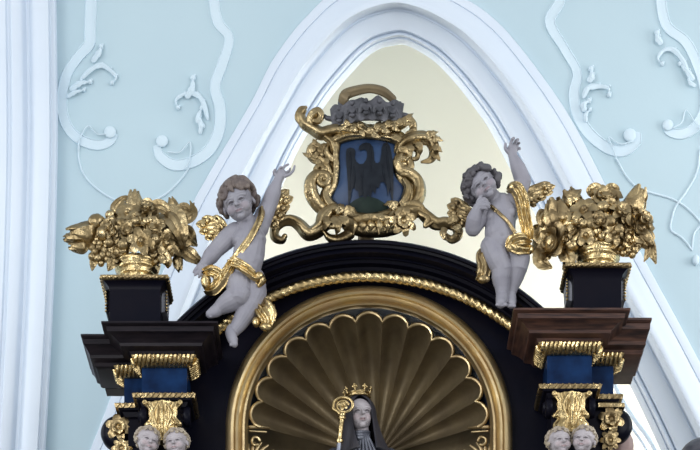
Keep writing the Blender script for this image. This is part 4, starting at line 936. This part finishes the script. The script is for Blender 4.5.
# ---------------------------------------------------------------- abbess statue in the niche
def saint():
    X = lambda px, py, f=0: A(px, py, 10-f)
    zf = A(368, 735, 20)[2]
    t = thing('saint_statue', V(X(365, 735)[0], X(365, 735)[1]+6, zf), 'crowned nun statue in dark veil and grey habit, inside the shell niche', 'statue')
    hc = X(360, 415.5, 4); hs = 17; R = rot(roll=-4, yaw=10, pitch=2)
    mb = MB(); head_parts(mb, hc, hs, R, baby=False, ears=False); mb.tube([hc+V(1, 2, -8), hc+V(3, 4, -24)], [7.5, 8]); v, f = fuse(mb, .36, 3); link('head', v, f, M['flesh_pale'], t, 'all', face_paint(hc, hs, R)(v))
    T = lambda x, y, z: hc+R @ (V(x, y, z)*hs)
    # veil: hood open at the face, falling on the shoulders
    mb = MB(); G = []
    for i in range(30):
        k = i/29
        if k < .5:
            a = k/.5*math.pi*.5; z = 1.28*math.cos(a); r = 1.2*math.sin(a)+.02
            cz = V(0, .28, z)
        else:
            q = (k-.5)/.5; z = -q*2.3; r = 1.2+.1*math.sin(q*3)+.75*q**2.2; cz = V(.12*q, .28+.25*q, z)
        row = []; row2 = []
        for j in range(41):
            th = math.radians(-62+304*j/40) if k > .18 else math.radians(-90+360*j/40)
            if k > .18:
                op = 28+ (k-.18)*0; 
                half = 37 if k < .62 else 37-20*(k-.62)/.38
                if k < .32: half *= (k-.18)/.14*.9+.1
                th = math.radians(-90+half+(360-2*half)*j/40)
            w = 1+.035*math.sin(th*9)*max(0, k-.4)*2
            p = cz+V(math.cos(th)*r*.86*w, math.sin(th)*r*.95*w, 0)
            row.append(T(*p)); row2.append(T(*(cz+(p-cz)*.9)))
        G.append(row+row2[::-1])
    mb.rings(G); mb.build('veil', M['veil'], t, smooth=60)
    # habit
    mb = MB(); cx = X(362, 440, -6)
    prof = [(.5,0),(8,-1),(12,-5),(24,-10),(31,-18),(33,-34),(30,-60),(27,-85),(30,-120),(36,-180),(42,-250),(46,-292)]
    zt = X(362, 434)[2]; sc_ = (zt-zf)/292; L = []
    for r, z in prof:
        L.append([V(cx[0]+r*math.cos(a)*(1.0 if z > -60 else .95), cx[1]+4+r*.62*math.sin(a)*(1+.05*math.sin(a*9)*(z < -20)), zt+z*sc_) for a in np.linspace(0, 2*math.pi, 60, endpoint=False)])
    mb.rings(L)
    for s in (-1, 1):
        sh = V(cx[0]+s*27, cx[1]+2, zt-22); el = V(cx[0]+s*38, cx[1]-4, zt-75); ha = V(cx[0]+s*24, cx[1]-24, zt-72)
        mb.tube([sh, el, ha], [11, 12, 12], n=16)
    v, f = fuse(mb, 1.0, 3); link('habit', v, f, M['habit'], t, 'all')
    mb = MB()
    for s in (-1, 1):
        ha = V(cx[0]+s*22, cx[1]-29, zt-70); mb.ell(ha, (5, 6, 6)); 
        for k in range(4): mb.tube([ha+V(-s*2, -3, 4-k*2.6), ha+V(-s*6, -7, 3-k*2.6), ha+V(-s*9, -4, 2-k*2.6)], [1.6, 1.5, 1.2], n=8)
        mb.tube([ha+V(0, -3, 4), ha+V(-s*3, -6, 8)], [1.7, 1.3], n=8)
    mb.build('hands', M['flesh_pale'], t)
    mb = MB()
    for k in range(3): mb.tube([hc+V(-8+2*k*0, -2-k, -19-k*3), hc+V(0, -11-k, -21-k*3.2), hc+V(9, -3-k, -18-k*3)], [1.6, 1.9, 1.6], n=8)
    for a in np.linspace(-1, 1, 7): mb.tube([hc+V(3+a*5, -11+abs(a)*2, -24), hc+V(3+a*16, -14+abs(a)*4, -48)], [1.2, 2.0], n=8)
    mb.build('collar', M['grey_cloth'], t)
    # crown
    mb = MB(); ax = R; cr = []
    for k in range(33):
        a = 2*math.pi*k/32; cr.append(T(math.cos(a)*.70-.02, math.sin(a)*.72+.22, 1.10))
    mb.tube(cr, 1.3, n=8, smooth=False, caps=False)
    cr2 = [p+R @ V(0, 0, 3.0) for p in cr]; mb.tube(cr2, .9, n=8, smooth=False, caps=False)
    G = [[p+R @ V(0, 0, 0), p+R @ V(0, 0, 3.0), (p*.97+T(0, .22, 1.10)*.03)+R @ V(0, 0, 3.0), (p*.97+T(0, .22, 1.10)*.03)] for p in cr[:-1]]
    mb.grid(G, closed_u=True, closed_v=True)
    for k in range(8):
        p = cr[k*4+2]; up = R @ V(0, 0, 1); out = (p-T(0, .22, 1.10)); out /= np.linalg.norm(out); si = np.cross(up, out)
        b = p+up*3+out*.5; mb.tube([b, b+up*3+out*1.2], [1.1, 1.0], n=8)
        for d in (si*1.8+up*3.6, -si*1.8+up*3.6, up*5.6, up*3.8): mb.ell(b+d+out*1.4, 1.35, nu=8, nv=6)
    mb.build('crown', M['bright_gold'], t, smooth=60)
    # crozier
    Y = lambda px, py, f=0: A(px, py, -22-f)
    zs = Y(330, 480)
    z0 = thing('crozier', V(Y(318, 735)[0], Y(318, 735)[1], zf), 'gilded crozier with silver shaft held by the crowned nun statue', 'crozier')
    top = Y(342, 417); bot = V(Y(310, 735)[0], top[1]+0, zf+1)
    dr = (bot-top)/np.linalg.norm(bot-top)
    mb = MB(); mb.tube([top+dr*26, bot], [2.3, 2.3], n=14); mb.build('shaft', M['silver_shaft'], z0)
    mb = MB(); mb.tube([top, top+dr*26], [2.4, 2.4], n=14, flute=6, amp=.08, twist=.3); 
    for k in (1, 24): mb.lathe(top+dr*k, [(.5,-2),(3.6,-1.6),(4.1,0),(3.6,1.6),(.5,2)], n=20)
    mb.ell(top-dr*2, (3.6, 3.6, 3)); mb.build('socket', M['bright_gold'], z0)
    mb = MB(); P = [Y(342,416), Y(338,412), Y(333.5,409)]+[Y(344+ (11-6.5*k/20)*math.cos(math.radians(190-k*27)), 405.5-(9.2-5.5*k/20)*math.sin(math.radians(190-k*27)), 0) for k in range(21)]
    mb.tube(P, [2.2,2.2,2.0]+[1.8-.03*k for k in range(21)], n=10, seg=3)
    flower(Y(343, 406, 1), 5, k=5).v and None
    fl = flower(Y(343, 406, 1), 4.6, k=5); mb.add(fl.verts(), fl.f); mb.build('crook', M['bright_gold'], z0)
M['grey_cloth'] = mat('grey_collar_paint', (.16,.17,.20), .4, .2, var=(.08,.085,.11), vs=20)
M['silver_shaft'] = mat('silver_shaft_leaf', (.42,.44,.50), .35, .6, var=(.25,.27,.33), vs=10)
saint()

# niche pedestal for the statue
mb = MB(); zf = A(368, 735, 20)[2]; c = V(A(367, 735, 20)[0], A(367, 735, 20)[1]-6, 0); molded(mb, c, 60, 40, 60, [(0, A(367, 800)[2]-12), (0, zf-4), (4, zf-3), (4, zf)]); mb.build('niche_floor', M['ebony'], altar, smooth=False)

# ---------------------------------------------------------------- things at the right edge behind
mb = MB(); c = A(619, 446, 28); mb.ell(c, (15, 12, 18)); mb.tube([c+V(0, 0, -10), c+V(0, 0, -60)], [12, 16]); mb.ell(c+V(13, 2, -12), (12, 9, 8), nu=16)
v, f = fuse(mb, 1.0, 4); o = link('scroll_bracket', v, f, M['pinkish'], None, 'all'); tag(o, 'pinkish brown rounded bracket just right of the right gilded rosettes', 'bracket')
mb = MB(); c = W(703, 465, 40); mb.ell(c, (27, 24, 27)); mb.ell(c+V(0, -6, -14), (30, 26, 10)); mb.tube([c+V(0, 0, -20), V(c[0], c[1], 12)], [14, 14], n=24); mb.ell(V(c[0], c[1], 10), (30, 30, 10))
for k in range(14):
    a = k*.45; mb.tube([c+V(26*math.cos(a), -20*math.sin(a), -4), c+V(20*math.cos(a), -15*math.sin(a), 14), c+V(8*math.cos(a), -6*math.sin(a), 25)], [1.5, 2.4, 1.5], n=8)
v, f = fuse(mb, 1.0, 3); o = link('dark_finial', v, f, M['grey'], None, 'all'); tag(o, 'dark grey rounded finial top in the lower right corner', 'finial')

# ================================================================ CAMERA, LIGHT
cam = bpy.data.cameras.new('camera'); co = bpy.data.objects.new('camera', cam); C.objects.link(co)
co.location = (0, -DC*K, ZC*K); co.rotation_euler = (math.pi/2, 0, 0)
cam.sensor_width = 36; cam.lens = 36*DC/700; cam.shift_x = 0; cam.shift_y = 1050/700; cam.clip_end = 200
bpy.context.scene.camera = co

def area(name, loc, target, sx, sy, e, col=(1, 1, 1)):
    l = bpy.data.lights.new(name, 'AREA'); l.shape = 'RECTANGLE'; l.size = sx; l.size_y = sy; l.energy = e; l.color = col
    o = bpy.data.objects.new(name, l); C.objects.link(o); o.location = loc
    d = Vector(target)-Vector(loc); o.rotation_euler = d.to_track_quat('-Z', 'Y').to_euler()
area('chancel_window_light_left', (-3.9, 3.0, 9.2), (.8, 4.6, 8.8), 1.4, 3.5, 205, (1, .98, .94))
area('chancel_window_light_right', (4.4, 3.0, 9.2), (-.4, 4.6, 8.8), 1.4, 3.5, 205, (1, .98, .94))
area('window_light_left', (-7.5, -10, 8.5), (0, 0, 8.5), 4, 6, 520, (.97, .98, 1))
area('sanctuary_fill_light_left', (-6.5, .2, 9.2), (-1.5, 2, 8), 1.6, 4, 70, (1, .99, .97))  # side fill lamp added to brighten the wall, no window known here
area('sanctuary_fill_light_right', (6.5, .2, 9), (1.8, 2, 7.8), 1.6, 4, 150, (1, .99, .97))  # added side fill, stronger, to brighten the lower right of the arch
area('low_fill_light', (-3, -10, 3.2), (.3, 1, 8.8), 5, 3, 260, (.98, .99, 1))  # fill lamp added low in front to lift the arch splay
area('window_light_right', (7.5, -10, 9), (0, 0, 8.5), 4, 6, 560, (.97, .98, 1))
w = bpy.data.worlds.new('church_light'); bpy.context.scene.world = w; w.use_nodes = True
nt = w.node_tree; bg = nt.nodes['Background']
tc = nt.nodes.new('ShaderNodeTexCoord'); sp = nt.nodes.new('ShaderNodeSeparateXYZ'); rp = nt.nodes.new('ShaderNodeValToRGB')
mr = nt.nodes.new('ShaderNodeMapRange'); mr.inputs['From Min'].default_value = -1; mr.inputs['From Max'].default_value = 1
nt.links.new(tc.outputs['Generated'], sp.inputs['Vector']); nt.links.new(sp.outputs['Z'], mr.inputs['Value']); nt.links.new(mr.outputs['Result'], rp.inputs['Fac'])
e = rp.color_ramp.elements; e[0].position = .25; e[0].color = (.16, .15, .14, 1); e[1].position = .8; e[1].color = (.80, .83, .87, 1)
m_ = rp.color_ramp.elements.new(.5); m_.color = (.50, .52, .55, 1)
def mth(op, a, b=None, cl=False):
    n = nt.nodes.new('ShaderNodeMath'); n.operation = op; n.use_clamp = cl
    for i, q in enumerate((a, b)):
        if q is None: continue
        if isinstance(q, (int, float)): n.inputs[i].default_value = q
        else: nt.links.new(q, n.inputs[i])
    return n.outputs[0]
# the nave around: walls with tall windows between piers, darker along the nave's axis
az = mth('ARCTAN2', sp.outputs['X'], sp.outputs['Y'])
st = mth('MULTIPLY', mth('SUBTRACT', mth('SINE', mth('MULTIPLY', az, 7.0)), .25), 6.0, True)
el = mth('MULTIPLY', mth('MULTIPLY', mth('SUBTRACT', sp.outputs['Z'], -.12), 9.0, True), mth('MULTIPLY', mth('SUBTRACT', .62, sp.outputs['Z']), 9.0, True))
ax = mth('MULTIPLY', mth('ADD', sp.outputs['Y'], .88), 12.0, True)
win = mth('MULTIPLY', mth('MULTIPLY', st, el), ax)
mx = nt.nodes.new('ShaderNodeMix'); mx.data_type = 'RGBA'; nt.links.new(win, mx.inputs[0]); nt.links.new(rp.outputs['Color'], mx.inputs[6]); mx.inputs[7].default_value = (2.6, 2.75, 2.9, 1)
nt.links.new(mx.outputs[2], bg.inputs['Color']); bg.inputs['Strength'].default_value = .82
vs = bpy.context.scene.view_settings; vs.view_transform = 'Standard'; vs.look = 'None'; vs.gamma = 1; vs.use_curve_mapping = False; vs.exposure = -0.04
